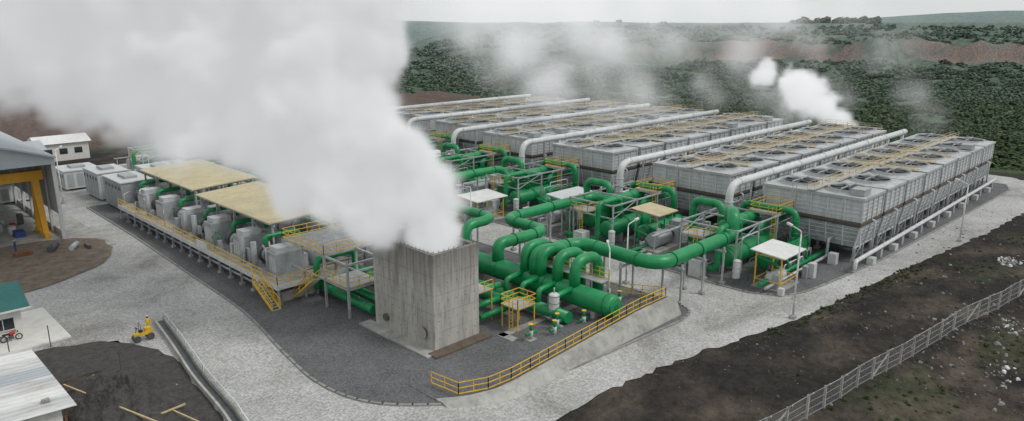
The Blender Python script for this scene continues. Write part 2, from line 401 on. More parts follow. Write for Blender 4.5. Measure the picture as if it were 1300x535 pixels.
# ------------------------------------------------------------------ retaining wall + railing
w=MB()
n=14; top=lambda t:0.25+1.55*min(1,t*1.25)
WX0,WX1=33.5,63.5
for i in range(n):
    t0,t1=i/n,(i+1)/n; xa=WX0+(WX1-WX0)*t0; xb=WX0+(WX1-WX0)*t1
    ya=38.0+1.4*(1-min(1,t0*5))**2*2; yb=38.0+1.4*(1-min(1,t1*5))**2*2
    w.hexa([(xa,ya,0.0),(xb,yb,0),(xb,yb+1.9,0),(xa,ya+1.9,0)],[(xa,ya+0.8,top(t0)),(xb,yb+0.8,top(t1)),(xb,yb+1.5,top(t1)),(xa,ya+1.5,top(t0))],M_CONC2)
    w.hexa([(xa,ya+1.5,0.05),(xb,yb+1.5,0.05),(xb,46.5,0.05),(xa,46.5,0.05)],[(xa,ya+1.5,top(t0)-.12),(xb,yb+1.5,top(t1)-.12),(xb,46.5,0.09),(xa,46.5,0.09)],M_GRAVEL)
w.obj("retaining_wall")
r=MB(); pts=[(34.8,44.5,0.3),(35.0,41.2,0.45)]
for i in range(1,13):
    t=i/12; x=35+(62.8-35)*t; pts.append((x,39.7+1.2*(1-min(1,t*5))**2,top((x-WX0)/(WX1-WX0))))
pts.append((62.8,47,0.4)); 
r.rail(pts,h=1.1,sp=1.5,w=0.06); r.obj("safety_railing")

# ------------------------------------------------------------------ concrete steam vent tower
t=MB(); X0,X1,Y0,Y1,ZT=39.2,44.8,49.4,59.0,9.6
th=0.45
for zz0,zz1 in ((0.05,1.9),(1.9,3.75),(3.75,5.6),(5.6,7.45),(7.45,ZT)):
    mm_=M_CONC
    t.box(X0,X1,Y0,Y0+th,zz0,zz1-0.03,mm_); t.box(X0,X1,Y1-th,Y1,zz0,zz1-0.03,mm_)
    t.box(X0,X0+th,Y0+th,Y1-th,zz0,zz1-0.03,mm_); t.box(X1-th,X1,Y0+th,Y1-th,zz0,zz1-0.03,mm_)
t.box(X0+.04,X1-.04,Y0+.04,Y0+th-.04,0,ZT-.1,M_CONC);t.box(X0+.04,X0+th-.04,Y0+.5,Y1-.5,0,ZT-.1,M_CONC)
t.box(X1-th+.04,X1-.04,Y0+.5,Y1-.5,0,ZT-.1,M_CONC);t.box(X0+.04,X1-.04,Y1-th+.04,Y1-.04,0,ZT-.1,M_CONC)
t.box(X0+th,X1-th,Y0+th,Y1-th,0.1,7.5,M_DGREY)
for i in range(8):
    yy=Y0+1+i*1.1; t.box(X0+th,X1-th,yy,yy+0.5,7.6,7.9,M_DGREY)
for i in range(16):
    t.beam((X0+.2,Y0+.3+i*.6,ZT),(X0+.2,Y0+.3+i*.6,ZT+.25),0.04,M_BROWN)
    if i<9: t.beam((X0+.3+i*.6,Y0+.2,ZT),(X0+.3+i*.6,Y0+.2,ZT+.25),0.04,M_BROWN)
for zz in (1.2,3.0,4.8,6.6,8.4):
    for i in range(8): t.cyl((X0-.012,Y0+.8+i*1.15,zz),(X0+.02,Y0+.8+i*1.15,zz),.06,M_DGREY,6)
    for i in range(5): t.cyl((X0+.6+i*1.1,Y0-.012,zz),(X0+.6+i*1.1,Y0+.02,zz),.06,M_DGREY,6)
t.cyl((X0-.25,51,1.6),(X0+.1,51,1.6),0.5,M_BROWN,18); t.cyl((X0-.35,51,1.6),(X0-.25,51,1.6),0.62,M_CONC,18)
t.cyl((X0-.25,57,1.4),(X0+.1,57,1.4),0.4,M_BROWN,18)
t.box(X0-1.4,X0,Y0-.6,Y1+1,0.07,0.22,M_CONC2)
t.box(X0-.9,X1+.6,Y0-1.3,Y0-.0,0.07,0.25,M_BROWN)
t.obj("concrete_steam_vent_tower")

# ------------------------------------------------------------------ condensers
def condenser(x0,x1,y0,y1,n,detail=True,top=8.7):
    c=MB(); L=(x1-x0)/n; rr=random.Random(int(x0+y0))
    for i in range(n):
        a=x0+i*L+0.4;b=x0+(i+1)*L-0.4; tz=top+rr.uniform(-.06,.06)
        c.box(a+.25,b-.25,y0+.25,y1-.25,5.55,tz-.35,M_PANEL)
        c.box(a,b,y0,y1,tz-.35,tz,M_DECK)
        c.box(a+.12,b-.12,y0+.12,y1-.12,5.2,5.55,M_BROWN)
        c.box(a+.3,b-.3,y0+.3,y1-.3,4.85,5.2,M_DGREY)
        c.frust(a+.2,b-.2,y0+.2,y1-.2,2.1,4.85,0.55,M_LOUV)
        for zz in (6.1,6.65,7.2,7.75):
            c.box(a+.2,b-.2,y0+.18,y0+.25,zz,zz+.07,M_WHITE); c.box(a+.18,a+.25,y0+.2,y1-.2,zz,zz+.07,M_WHITE)
        for zz in (2.8,3.4,4.0,4.5):
            o=.2+.55*(4.85-zz)/2.75-.05; c.box(a+o+.05,b-o-.05,y0+o,y0+o+.06,zz,zz+.06,M_WHITE)
            if i==0: c.box(a+o,a+o+.06,y0+o+.05,y1-o-.05,zz,zz+.06,M_WHITE)
        k=4
        for j in range(k+1):
            xx=a+.12+(b-a-.4)*j/k
            c.box(xx,xx+.16,y0+.08,y0+.25,5.56,tz-.35,M_WHITE)
            c.hexa([(xx,y0+.62,2.1),(xx+.14,y0+.62,2.1),(xx+.14,y0+.8,2.1),(xx,y0+.8,2.1)],[(xx,y0+.1,4.86),(xx+.14,y0+.1,4.86),(xx+.14,y0+.3,4.86),(xx,y0+.3,4.86)],M_WHITE)
        ky=6
        for j in range(ky+1):
            yy=y0+.12+(y1-y0-.4)*j/ky
            c.box(a+.1,a+.25,yy,yy+.14,5.56,tz-.35,M_WHITE)
            if i==0: c.hexa([(a+.62,yy,2.1),(a+.8,yy,2.1),(a+.8,yy+.14,2.1),(a+.62,yy+.14,2.1)],[(a+.1,yy,4.86),(a+.3,yy,4.86),(a+.3,yy+.14,4.86),(a+.1,yy+.14,4.86)],M_WHITE)
        for yy in (y0+.9,(y0+y1)/2,y1-.9):
            for xx in (a+.9,(a+b)/2,b-.9):
                c.beam((xx,yy,0.05),(xx,yy,2.2),0.28,M_GALV); c.box(xx-.35,xx+.35,yy-.35,yy+.35,0.05,0.4,M_CONC2)
        c.beam((a+.9,y0+.9,.4),((a+b)/2,y0+.9,2.1),.1,M_GALV); c.beam(((a+b)/2,y0+.9,.4),(a+.9,y0+.9,2.1),.1,M_GALV)
        c.box(a+.5,b-.5,y0+.7,y0+.9,2.0,2.2,M_WHITE)
        for yy in (y0+(y1-y0)*.26,y0+(y1-y0)*.74):
            cx=(a+b)/2; rf=min(L,(y1-y0)/2)*.37
            c.sweep([(cx,yy,tz-.02),(cx,yy,tz+.2),(cx,yy,tz+.5)],[rf*1.10,rf*1.0,rf*1.03],M_DECK,28,caps=False)
            c.sweep([(cx,yy,tz+.5),(cx,yy,tz+.48),(cx,yy,tz+.2),(cx,yy,tz+.02)],[rf*1.03,rf*.97,rf*.95,rf*.97],M_GREYC,28,caps=False)
            c.cyl((cx,yy,tz+.01),(cx,yy,tz+.04),rf*.96,M_FAN,28)
            ph=rr.uniform(0,1)
            for q in range(6):
                an=ph+q*math.pi*2/6; c.beam((cx,yy,tz+.28),(cx+math.cos(an)*rf*.9,yy+math.sin(an)*rf*.9,tz+.28),0.26,M_DGREY)
            c.beam((cx-rf,yy,tz+.56),(cx+rf,yy,tz+.56),.14,M_GALV)
            c.cyl((cx,yy,tz+.3),(cx,yy,tz+.85),.3,M_GREYC,10)
        c.tube([((a+b)/2,y0+.5,5.35),((a+b)/2,y0-.3,5.35),((a+b)/2,y0-.3,1.5)],.14,M_WHITE,seg=8)
        c.box(a+1.4,a+2.6,y0-1.4,y0-.6,.05,.9,M_LGREY); c.box(b-2.2,b-1.4,y0-1.0,y0-.5,.05,1.2,M_GREYC)
        if rr.random()<.6:
            px=b-.3; c.box(px,px+1.0,y0+1,y1-1,top+.22,top+.3,M_TIMB)
            c.rail([(px,y0+1,top+.3),(px,y1-1,top+.3)],M_TIMB,h=.9,sp=2.4,w=.045)
        elif rr.random()<.7:
            c.box(a+1,a+3.2,y0+.5,y0+2.2,top+.1,top+.9,M_GREYC)
    ym=(y0+y1)/2
    c.box(x0,x1,ym-.45,ym+.45,top+.2,top+.28,M_DECK)
    c.rail([(x0,ym-.45,top+.25),(x1,ym-.45,top+.25)],M_TIMB,h=.9,sp=2.4,w=.045); c.rail([(x0,ym+.45,top+.25),(x1,ym+.45,top+.25)],M_TIMB,h=.9,sp=2.4,w=.045)
    c.tube([(x0-3,y0-.9,.5),(x0-3,y0-.9,1.6),(x1,y0-.9,1.6)],.26,M_WHITE,seg=10,fl=L)
    yd=y1+1.5
    c.tube([(x0-6,yd-2.5,2.5),(x0-6,yd,2.5),(x0-6,yd,top+.6),(x1-3,yd,top+.6)],.52,M_WHITE,bend=2.2,seg=14,fl=L)
    for i in range(n):
        cx=x0+(i+.5)*L; c.tube([(cx,yd,top+.5),(cx,yd,6.2),(cx,y1-.3,6.2)],.3,M_WHITE,seg=8)
    for i in range(0,n,2):
        cx=x0+i*L; c.beam((cx,yd,0),(cx,yd,top),.22,M_GALV)
    c.ladder(x0-.3,ym+2,.1,top,M_GALV,axis='y')
    for q in range(3): c.box(x0-1.6,x0-.7,y0+2+q*3.6,y0+3+q*3.6,.07,1.5,M_LGREY)
    return c.obj("air_cooled_condenser")
condenser(93,159,31,44.5,8); condenser(95,160,50.5,64,8); condenser(98,163,74,88,8); condenser(99,163,94,108,8)
condenser(103,163,114,128,7); condenser(106,160,134,148,6)

# ------------------------------------------------------------------ power unit clusters
def shelter(name,x,y,lx,ly,h,roof=M_ROOFW,fr=M_YEL,z0=0.07,inner=True):
    c=MB()
    for xx in (x+.25,x+lx-.25):
        for yy in (y+.25,y+ly-.25): c.beam((xx,yy,z0),(xx,yy,h),.13,fr)
    for zz in (z0+1.0,h-.15):
        c.beam((x+.25,y+.25,zz),(x+lx-.25,y+.25,zz),.09,fr); c.beam((x+.25,y+ly-.25,zz),(x+lx-.25,y+ly-.25,zz),.09,fr)
        c.beam((x+.25,y+.25,zz),(x+.25,y+ly-.25,zz),.09,fr); c.beam((x+lx-.25,y+.25,zz),(x+lx-.25,y+ly-.25,zz),.09,fr)
    c.hexa([(x-.3,y-.3,h),(x+lx+.3,y-.3,h),(x+lx+.3,y+ly+.3,h+.35),(x-.3,y+ly+.3,h+.35)],[(x-.3,y-.3,h+.12),(x+lx+.3,y-.3,h+.12),(x+lx+.3,y+ly+.3,h+.47),(x-.3,y+ly+.3,h+.47)],roof)
    c.box(x,x+lx,y,y+ly,z0,z0+.15,M_CONC2)
    if inner:
        c.drum((x+1,y+ly/2,z0+1.1),(x+lx-1,y+ly/2,z0+1.1),.65,M_LGREY,16)
        c.box(x+.6,x+1.6,y+.6,y+1.4,z0+.15,z0+1.8,M_GREYC)
    return c.obj(name)
def unit(ox,oy,seed,lod=1):
    rr=random.Random(seed); c=MB()
    def P(x,y,z): return (ox+x,oy+y,z)
    for (xa,xb,yy,zz,rad) in ((1,12.5,3.2,3.0,1.35),(0,10.5,-0.6,2.2,1.2),(3,13.5,-4.2,1.8,1.0)):
        xb+=rr.uniform(-1,.5)
        c.drum(P(xa,yy,zz),P(xb,yy,zz),rad,M_GREEN,24,M_GREEN2)
        for t in (.22,.78):
            xx=xa+(xb-xa)*t; c.box(ox+xx-.2,ox+xx+.2,oy+yy-rad*.8,oy+yy+rad*.8,.07,zz-rad*.6,M_CONC2 if zz<2 else M_GALV)
        for t in (.3,.7):
            xx=xa+(xb-xa)*t; c.cyl(P(xx,yy,zz+rad*.9),P(xx,yy,zz+rad+.5),.25,M_GREEN,12); c.cyl(P(xx,yy,zz+rad+.42),P(xx,yy,zz+rad+.52),.38,M_GREEN2,12)
    c.drum(P(2.5,1.3,5.3),P(10.5,1.3,5.3),.8,M_GREEN,20,M_GREEN2)
    c.tube([P(11,3.2,4.2),P(11,3.2,6.6),P(11,-4.2,6.6),P(11,-4.2,2.5)],.42,M_GREEN,bend=1.1,fl=3)
    c.tube([P(3,-.6,3.2),P(3,-.6,6.2),P(-2,-.6,6.2),P(-2,-.6,1),P(-2,5,1)],.36,M_GREEN,bend=.9,fl=3)
    c.tube([P(8.4,-.6,3.0),P(8.4,-.6,4.6),P(15.5,-.6,4.6)],.5,M_GREEN,bend=1.2,fl=3)
    c.tube([P(5.5,3.2,4.2),P(5.5,3.2,7.2),P(5.5,7.5,7.2),P(5.5,7.5,1),P(10,7.5,1)],.5,M_GREEN,bend=1.2,fl=3)
    c.tube([P(-3,-6.6,.9),P(16,-6.6,.9)],.28,M_GREEN,seg=10,fl=3)
    c.tube([P(-3,-7.4,.7),P(14,-7.4,.7),P(14,-7.4,3),P(17,-7.4,3)],.2,M_GALV,seg=8)
    c.tube([P(1,6.6,.8),P(14,6.6,.8),P(16.5,6.6,2.4)],.3,M_GREEN2,seg=10,fl=2)
    for i in range(4):
        x=1.5+i*2.7; c.tube([P(x,-6.6,.9),P(x,-6.6,2.2),P(x,-4.2,2.6)],.18,M_GREEN,seg=8)
        c.cyl(P(x,-5.6,.1),P(x,-5.6,1.3),.35,M_GALV,10); c.cyl(P(x,-5.6,1.3),P(x,-5.6,2.0),.22,M_DGREY,10)
    for i in range(12):
        x=rr.uniform(-3,8); y=rr.uniform(-7,7); z=rr.uniform(.5,5.5); l=rr.uniform(2,6)
        c.tube([P(x,y,.1),P(x,y,z),P(x+l,y,z),P(x+l,y,max(.2,z-2))],rr.uniform(.05,.11),rr.choice([M_WHITE,M_GALV,M_GREEN]),bend=.3,seg=6)
    c.box(ox-1,ox+8,oy+8.6,oy+11.6,.07,.9,M_CONC2)
    c.cyl(P(0,10,2.1),P(3.2,10,2.1),1.0,M_GREYC,20); c.cyl(P(3.2,10,2.1),P(4.4,10,2.1),.5,M_DGREY,14)
    c.box(ox+4.4,ox+7.4,oy+9,oy+11.1,.9,3.2,M_LGREY); c.box(ox+4.9,ox+6.9,oy+9.3,oy+10.8,3.2,3.8,M_GREYC)
    for x in (-1,4.5,9.5,14):
        for y in (-2.4,5.2):
            c.beam(P(x,y,.07),P(x,y,6.2),.2,M_GALV)
        c.beam(P(x,-2.4,6.0),P(x,5.2,6.0),.18,M_GALV); c.beam(P(x,-2.4,4.2),P(x,5.2,4.2),.15,M_GALV)
    for y in (-2.4,5.2):
        c.beam(P(-1,y,6.0),P(14,y,6.0),.18,M_GALV); c.beam(P(-1,y,4.2),P(4.5,y,6.0),.1,M_GALV)
    c.box(ox+9.5,ox+14,oy-2.4,oy+1.5,6.1,6.2,M_GALV)
    c.rail([P(9.5,-2.4,6.2),P(14,-2.4,6.2),P(14,1.5,6.2),P(9.5,1.5,6.2),P(9.5,-2.4,6.2)],M_YEL,sp=1.5,w=.055)
    c.box(ox-1,ox+2,oy+2,oy+5.2,4.3,4.4,M_GALV); c.rail([P(-1,5.2,4.4),P(-1,2,4.4),P(2,2,4.4)],M_YEL,sp=1.2,w=.055)
    c.ladder(ox-1.2,oy+3,.1,4.3,M_YEL,axis='y'); c.ladder(ox+9.3,oy-2.0,.1,6.1,M_YEL,axis='y')
    c.box(ox-3,ox+14,oy+7.9,oy+8.3,3.6,3.75,M_GALV)
    for x in (-2.5,3,8.5,13.5): c.beam(P(x,8.1,.07),P(x,8.1,3.6),.14,M_GALV)
    for i in range(12):
        x=rr.uniform(-3,13); y=rr.choice([-9.2,-8.6,12.4,-5.6,7.2]); 
        c.box(ox+x,ox+x+rr.uniform(.5,1.4),oy+y,oy+y+.6,.07,rr.uniform(.9,2.1),rr.choice([M_LGREY,M_GREYC,M_LGREY]))
    c.drum(P(-2.6,-3.5,1.0),P(-2.6,-3.5,3.0),.45,M_LGREY,14)
    c.box(ox-3.8,ox-2.2,oy+.6,oy+2.2,.07,2.2,M_LGREY)
    c.beam(P(-1,-2.4,5),P(14,-2.4,5),.08,M_GALV)
    return c.obj("organic_rankine_power_unit")
unit(78.5,42,1); unit(78,60,2); unit(82,82,3); unit(84,101,4); unit(88,121,5); unit(90,141,6)
shelter("equipment_shelter",76.8,33.4,5.0,3.6,4.2)
shelter("equipment_shelter",72,79.5,6.0,4.2,3.6)
shelter("equipment_shelter",80,68.5,7.0,3.6,4.4,roof=M_LGREY,fr=M_GALV)
shelter("equipment_shelter",79.5,52.0,4.0,4.0,5.2,roof=M_ROOFB,fr=M_GALV)
shelter("equipment_shelter",77,98,5,4,4.2,roof=M_ROOFB)
shelter("equipment_shelter",88,112,6,4,4.2)

# ------------------------------------------------------------------ main steam pipework
p=MB()
p.drum((55.5,41.2,2.4),(55.5,66,2.4),1.15,M_GREEN,28,M_GREEN2)
p.cyl((55.5,40.95,2.4),(55.5,40.7,2.4),.9,M_GREEN,28); p.cyl((55.5,40.7,2.4),(55.5,40.65,2.4),.3,M_GREEN2,16)
for yy in (43,49,55,61): p.box(54.6,56.4,yy-.25,yy+.25,.07,1.5,M_CONC2)
p.tube([(52.3,44.2,1.2),(52.3,70,1.2)],.62,M_GREEN,seg=18,fl=5); p.drum((50.2,50,1.6),(50.2,66,1.6),.6,M_GREEN,18,M_GREEN2)
for i,yy in enumerate((46.0,48.4,50.8,53.2)):
    p.tube([(55.3,yy,3.2),(55.3,yy,6.0),(59.2,yy,6.0),(59.2,yy,1.2)],.58,M_GREEN,bend=1.9,seg=18)
    p.cyl((59.2,yy,1.1),(59.2,yy,1.35),.75,M_GREEN2,18)
    p.tube([(52.3,yy,1.6),(52.3,yy,3.0),(55,yy,3.2)],.3,M_GREEN,bend=.6,seg=12)
p.tube([(59.2,44.5,1.1),(59.2,66,1.1)],.55,M_GREEN,seg=16,fl=5)
p.obj("steam_separator_header")
def support(mb,x,y,z,w=1.6,axis='y'):
    a=(0,w/2) if axis=='y' else (w/2,0)
    for s_ in (-1,1):
        mb.beam((x+s_*a[0],y+s_*a[1],.05),(x+s_*a[0],y+s_*a[1],z+.5),.2,M_GALV); mb.box(x+s_*a[0]-.3,x+s_*a[0]+.3,y+s_*a[1]-.3,y+s_*a[1]+.3,.05,.35,M_CONC2)
    mb.beam((x-a[0]*1.2,y-a[1]*1.2,z),(x+a[0]*1.2,y+a[1]*1.2,z),.22,M_GALV)
q=MB(); q.tube([(55.5,51.8,3.2),(55.5,51.8,5.6),(63,51.8,5.2),(63.1,41,5.0),(79,41,5.0),(79,41,7.4),(82,43,7.4),(82,43,4)],.78,M_GREEN,bend=2.4,seg=22,fl=4.5,mf=M_GREEN2)
for x in (66,70.5,75): support(q,x,41,4.1,2.4)
support(q,63.1,45,4.1,2.4,'x'); support(q,63.0,49,4.1,2.4,'x'); q.obj("green_steam_pipeline")
q=MB(); q.tube([(55.5,57.8,3.2),(55.5,57.8,5.4),(64,57.8,5.2),(64,65.6,5.2),(82.5,65.6,5.2),(82.5,61,5.2),(82.5,61,3)],.7,M_GREEN,bend=2.4,seg=22,fl=4.5,mf=M_GREEN2)
for x in (67,72,77): support(q,x,65.6,4.4,2.2)
support(q,64,61.5,4.4,2.2,'x'); q.obj("green_steam_pipeline")
q=MB(); q.tube([(55.5,63.5,3.2),(55.5,63.5,6.4),(60.5,63.5,6.4),(60.5,86,6.4),(84,86,6.4),(84,84,3)],.62,M_GREEN,bend=2.2,seg=18,fl=4.5,mf=M_GREEN2)
for y in (68,74,80): support(q,60.5,y,5.7,2.2,'x')
for x in (66,73,79): support(q,x,86,5.7,2.2)
q.obj("green_steam_pipeline")
q=MB()
for i in range(4):
    x=46.6+i*1.5; q.tube([(x,58,1.2+.0*i),(x,58,4.6),(x,104,4.6)],.42,M_GREEN,bend=1.2,seg=14,fl=6,mf=M_GREEN2)
for y in (62,68,74,80,86,92,98):
    support(q,49,y,4.05,6.4,'x')
for z_ in (1.0,2.0,3.1): q.tube([(46.2,50.2+z_*.7,z_),(50.5,50.2+z_*.7,z_)],.34,M_GREEN,seg=14,fl=1.5)
q.obj("green_pipe_rack")
a=MB()
a.box(47.8,50.4,47.0,49.4,2.4,2.48,M_GALV); a.rail([(47.8,47,2.45),(50.4,47,2.45),(50.4,49.4,2.45),(47.8,49.4,2.45),(47.8,47,2.45)],sp=1,w=.06)
for x in (47.9,50.3):
    for y in (47.1,49.3): a.beam((x,y,.07),(x,y,2.4),.1,M_YEL)
a.ladder(47.65,47.8,.07,2.4,axis='y')
a.box(46.0,48.4,51.2,53.4,3.4,3.48,M_GALV); a.rail([(46,53.4,3.45),(46,51.2,3.45),(48.4,51.2,3.45)],sp=1,w=.06); a.ladder(45.9,52,.07,3.4,axis='y')
for x in (46.1,48.3): a.beam((x,51.3,.07),(x,51.3,3.4),.1,M_YEL)
a.box(57.2,58.6,44,56,3.6,3.7,M_GALV); a.rail([(58.6,44,3.7),(58.6,56,3.7)],sp=1.4,w=.06)
a.obj("yellow_access_platform")
a=MB(); a.drum((52.3,46.2,.9),(52.3,46.2,3.1),.55,M_WHITE,18,M_GALV)
for s_ in ((-.4,-.4),(.4,-.4),(0,.45)): a.beam((52.3+s_[0],46.2+s_[1],.07),(52.3+s_[0],46.2+s_[1],.9),.09,M_GALV)
a.cyl((52.3,46.2,3.2),(52.3,46.2,3.9),.08,M_GALV,8); a.obj("white_pressure_tank")
for i,(x,y) in enumerate(((49.5,43.6),(53.5,43.2),(57.8,42.5),(60.5,44.0),(47.2,44.6),(51,44.6),(58.5,46.5))):
    a=MB(); a.cyl((x,y,.07),(x,y,1.3),.22,M_GALV,12); a.cyl((x,y,1.3),(x,y,1.9),.15,M_GREEN,12); a.cyl((x-.7,y,1.0),(x+.7,y,1.0),.16,M_GREEN,12); a.box(x-.5,x+.5,y-.4,y+.4,.07,.6 if x>50 else .4,M_CONC2); a.cyl((x,y,1.9),(x,y,1.95),.25,M_YEL,12); a.obj("valve_pump")
a=MB(); a.box(46,62,47.2,48.0,.07,.16,M_CONC2); a.box(45.9,46.8,42.5,48,.07,.16,M_CONC2); a.obj("concrete_path")

# ------------------------------------------------------------------ turbine platform with canopies
c=MB(); PX0,PX1,PY0,PY1,PZ=34.4,47.5,70.5,122,2.3
c.box(PX0,PX1-2,PY0,PY1,PZ-.28,PZ,M_GALV)
c.box(PX0-.08,PX0,PY0-.08,PY1,PZ-.45,PZ+.12,M_WHITE); c.box(PX0,PX1-2,PY0-.08,PY0,PZ-.45,PZ+.12,M_WHITE)
y=PY0+.3
while y<PY1:
    for x in (PX0+.25,PX0+5,PX0+10): c.beam((x,y,.07),(x,y,PZ-.25),.2,M_GALV)
    c.box(PX0-.0,PX0+.5,y-.3,y+.3,.07,.35,M_CONC2)
    y+=3.0
for z_ in (.8,1.4): c.tube([(PX0+.7,PY0+1,z_),(PX0+.7,PY1,z_)],.16,M_GALV,seg=8)
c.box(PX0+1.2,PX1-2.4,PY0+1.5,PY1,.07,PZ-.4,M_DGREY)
c.box(PX0+.9,PX1-4,PY0+.8,PY0+1.4,.07,1.2,M_CONC2)
c.rail([(PX1-4,PY0+.05,PZ),(PX0+.08,PY0+.05,PZ),(PX0+.08,PY0+2.2,PZ)],sp=1.5,w=.07)
c.rail([(PX0+.08,PY0+3.6,PZ),(PX0+.08,PY1,PZ)],sp=1.5,w=.07)
c.stair((PX0-.3,PY0+3.2,PZ),(PX0-.3,PY0-1.0,.1),-0.9,M_YEL,(1,0,0))
c.box(PX0-.12,PX0-.04,88.5,91.5,PZ+.15,PZ+1.0,M_ROOFW)
rr=random.Random(5)
def genset(c,x,y,z):
    h=rr.uniform(-.4,.3)
    c.box(x,x+3.4,y,y+2.4,z,z+2.5+h,M_GREYC); c.box(x+.4,x+2.8,y+.3,y+2.1,z+2.5+h,z+3.1+h,M_LGREY)
    for i in range(4): c.box(x-.04,x,y+.2+i*.55,y+.6+i*.55,z+.4,z+2.1,M_LGREY)
    c.drum((x+1.6,y+2.9,z+1.2),(x+1.6,y+5.2,z+1.2),.85,M_GREYC,18,M_DGREY)
    c.cyl((x+1.6,y+5.2,z+1.2),(x+1.6,y+6.0,z+1.2),1.1,M_DGREY,18)
    c.tube([(x+1.6,y+5.6,z+2.0),(x+1.6,y+5.6,z+3.2),(x+6,y+5.6,z+3.2),(x+6,y+5.6,z+1)],.3,M_GREEN,bend=.9)
    c.drum((x+5,y+1,z+.9),(x+8,y+1,z+.9),.8,M_GREYC,16)
    c.box(x+4.8,x+6.2,y+3,y+4.4,z,z+2.1,M_LGREY)
    for k in range(7):
        xx=x+rr.uniform(-.8,5); yy=y+rr.uniform(0,7); c.box(xx,xx+rr.uniform(.3,.8),yy,yy+rr.uniform(.3,.9),z,z+rr.uniform(.6,1.8),rr.choice([M_LGREY,M_GREYC,M_DGREY,M_GREYC]))
        xx=x+rr.uniform(-1,5); yy=y+rr.uniform(0,7); zz=z+rr.uniform(1,3.2); c.tube([(xx,yy,z),(xx,yy,zz),(xx+rr.uniform(-.5,2),yy+rr.uniform(1,3),zz)],rr.uniform(.05,.12),rr.choice([M_WHITE,M_GALV,M_GREEN]),bend=.3,seg=6)
for y in (73.5,82,90.5,99,107.5,115): genset(c,PX0+1.6,y,PZ)
for y in (78,81,95,98.2,112): c.cyl((PX0+1.2,y,PZ),(PX0+1.2,y,PZ+3.2),.34,M_GREYC,14)
c.obj("steam_turbine_platform")
def canopy(x0,x1,y0,y1,z,sl=.5):
    c=MB(); n=4
    c.hexa([(x0,y0,z),(x1,y0,z+sl),(x1,y1,z+sl),(x0,y1,z)],[(x0,y0,z+.14),(x1,y0,z+sl+.14),(x1,y1,z+sl+.14),(x0,y1,z+.14)],M_ROOFB)
    for i in range(n+1):
        y=y0+.5+(y1-y0-1)*i/n
        for x in (x0+.6,x1-.6): c.beam((x,y,PZ),(x,y,z+.2),.24,M_GALV)
        c.beam((x0+.2,y,z-.14),(x1-.2,y,z+sl-.14),.22,M_GALV)
        if i<n and i%2==0:
            y2=y0+.5+(y1-y0-1)*(i+1)/n; c.beam((x0+.6,y,PZ+.2),(x0+.6,y2,z-.3),.1,M_GALV)
    for x in (x0+.6,x1-.6): c.beam((x,y0,z-.3),(x,y1,z-.3),.22,M_YEL if x>x0+2 else M_GALV)
    c.obj("beige_roof_canopy")
canopy(38.0,47.2,78.5,100,7.0); canopy(38.8,48.6,103,124,7.0)
c=MB()
for x in (38,42,46):
    for y in (62,66.5,71,75.5):
        c.beam((x,y,.07),(x,y,6.0),.22,M_GALV)
    for z_ in (3.2,5.9): c.beam((x,62,z_),(x,75.5,z_),.2,M_GALV)
for y in (62,66.5,71,75.5):
    for z_ in (3.2,5.9): c.beam((38,y,z_),(46,y,z_),.2,M_GALV)
for i in range(22): c.box(38,46,66.5+i*.41,66.5+i*.41+.12,6.0,6.08,M_GALV)
c.rail([(38,66.5,6.05),(38,75.5,6.05),(46,75.5,6.05)],sp=1.5,w=.06); c.rail([(38,66.5,6.05),(46,66.5,6.05)],sp=1.5,w=.06)
c.box(38,42,62,66.5,3.3,3.38,M_GALV); c.rail([(38,66.5,3.35),(38,62,3.35),(42,62,3.35)],sp=1.5,w=.06)
c.tube([(40,60.5,.9),(40,76,.9)],.5,M_GREEN,seg=16,fl=3); c.tube([(41.6,60.5,1.2),(41.6,76,1.2)],.5,M_GREEN,seg=16,fl=3)
c.drum((43.8,62,2.0),(43.8,70,2.0),.85,M_GREEN,20,M_GREEN2); c.tube([(39,70,1),(39,70,4.5),(44,70,4.5),(44,70,1)],.36,M_GREEN,bend=.9)
c.stair((37.6,67,3.3),(37.6,71.5,.1),-.9,M_YEL,(1,0,0))
c.obj("steel_pipe_frame")
def cabin(x,y,lx,ly,h,m=M_LGREY):
    c=MB(); c.box(x,x+lx,y,y+ly,.4,h,m); c.box(x-.15,x+lx+.15,y-.15,y+ly+.15,h,h+.18,M_LGREY)
    for xx in (x+.3,x+lx-.6):
        for yy in (y+.3,y+ly-.6): c.box(xx,xx+.3,yy,yy+.3,.0,.4,M_CONC2)
    n=int(ly/1.6)
    for i in range(n):
        yy=y+.4+i*1.6; c.box(x-.04,x,yy,yy+1.1,.7,h-.5,M_GREYC); c.box(x-.07,x-.04,yy+.2,yy+.9,h-1.2,h-.7,M_DGREY)
    n=int(lx/1.6)
    for i in range(n):
        xx=x+.4+i*1.6; c.box(xx,xx+1.1,y-.04,y,.7,h-.5,M_GREYC)
    c.box(x+lx*.3,x+lx*.7,y+ly*.3,y+ly*.7,h+.18,h+.6,M_GREYC)
    c.obj("control_cabin")
cabin(36,125,5,9,5.0,M_GREYC); cabin(42,127,5,9,5.6,M_GREYC); cabin(36,137,5,8,4.8); cabin(34,150,6,7,3.6); cabin(23,146,7,4,3.2,M_ROOFW); cabin(45,140,8,5,4,M_ROOFW); cabin(54,145,6,6,4.2)
unit(48,150,8); unit(60,152,9); unit(50,112,10); unit(52,130,11)
cabin(52,90,6,8,3.5); cabin(68,104,4,8,3.2); cabin(56,76,4,5,3.0)

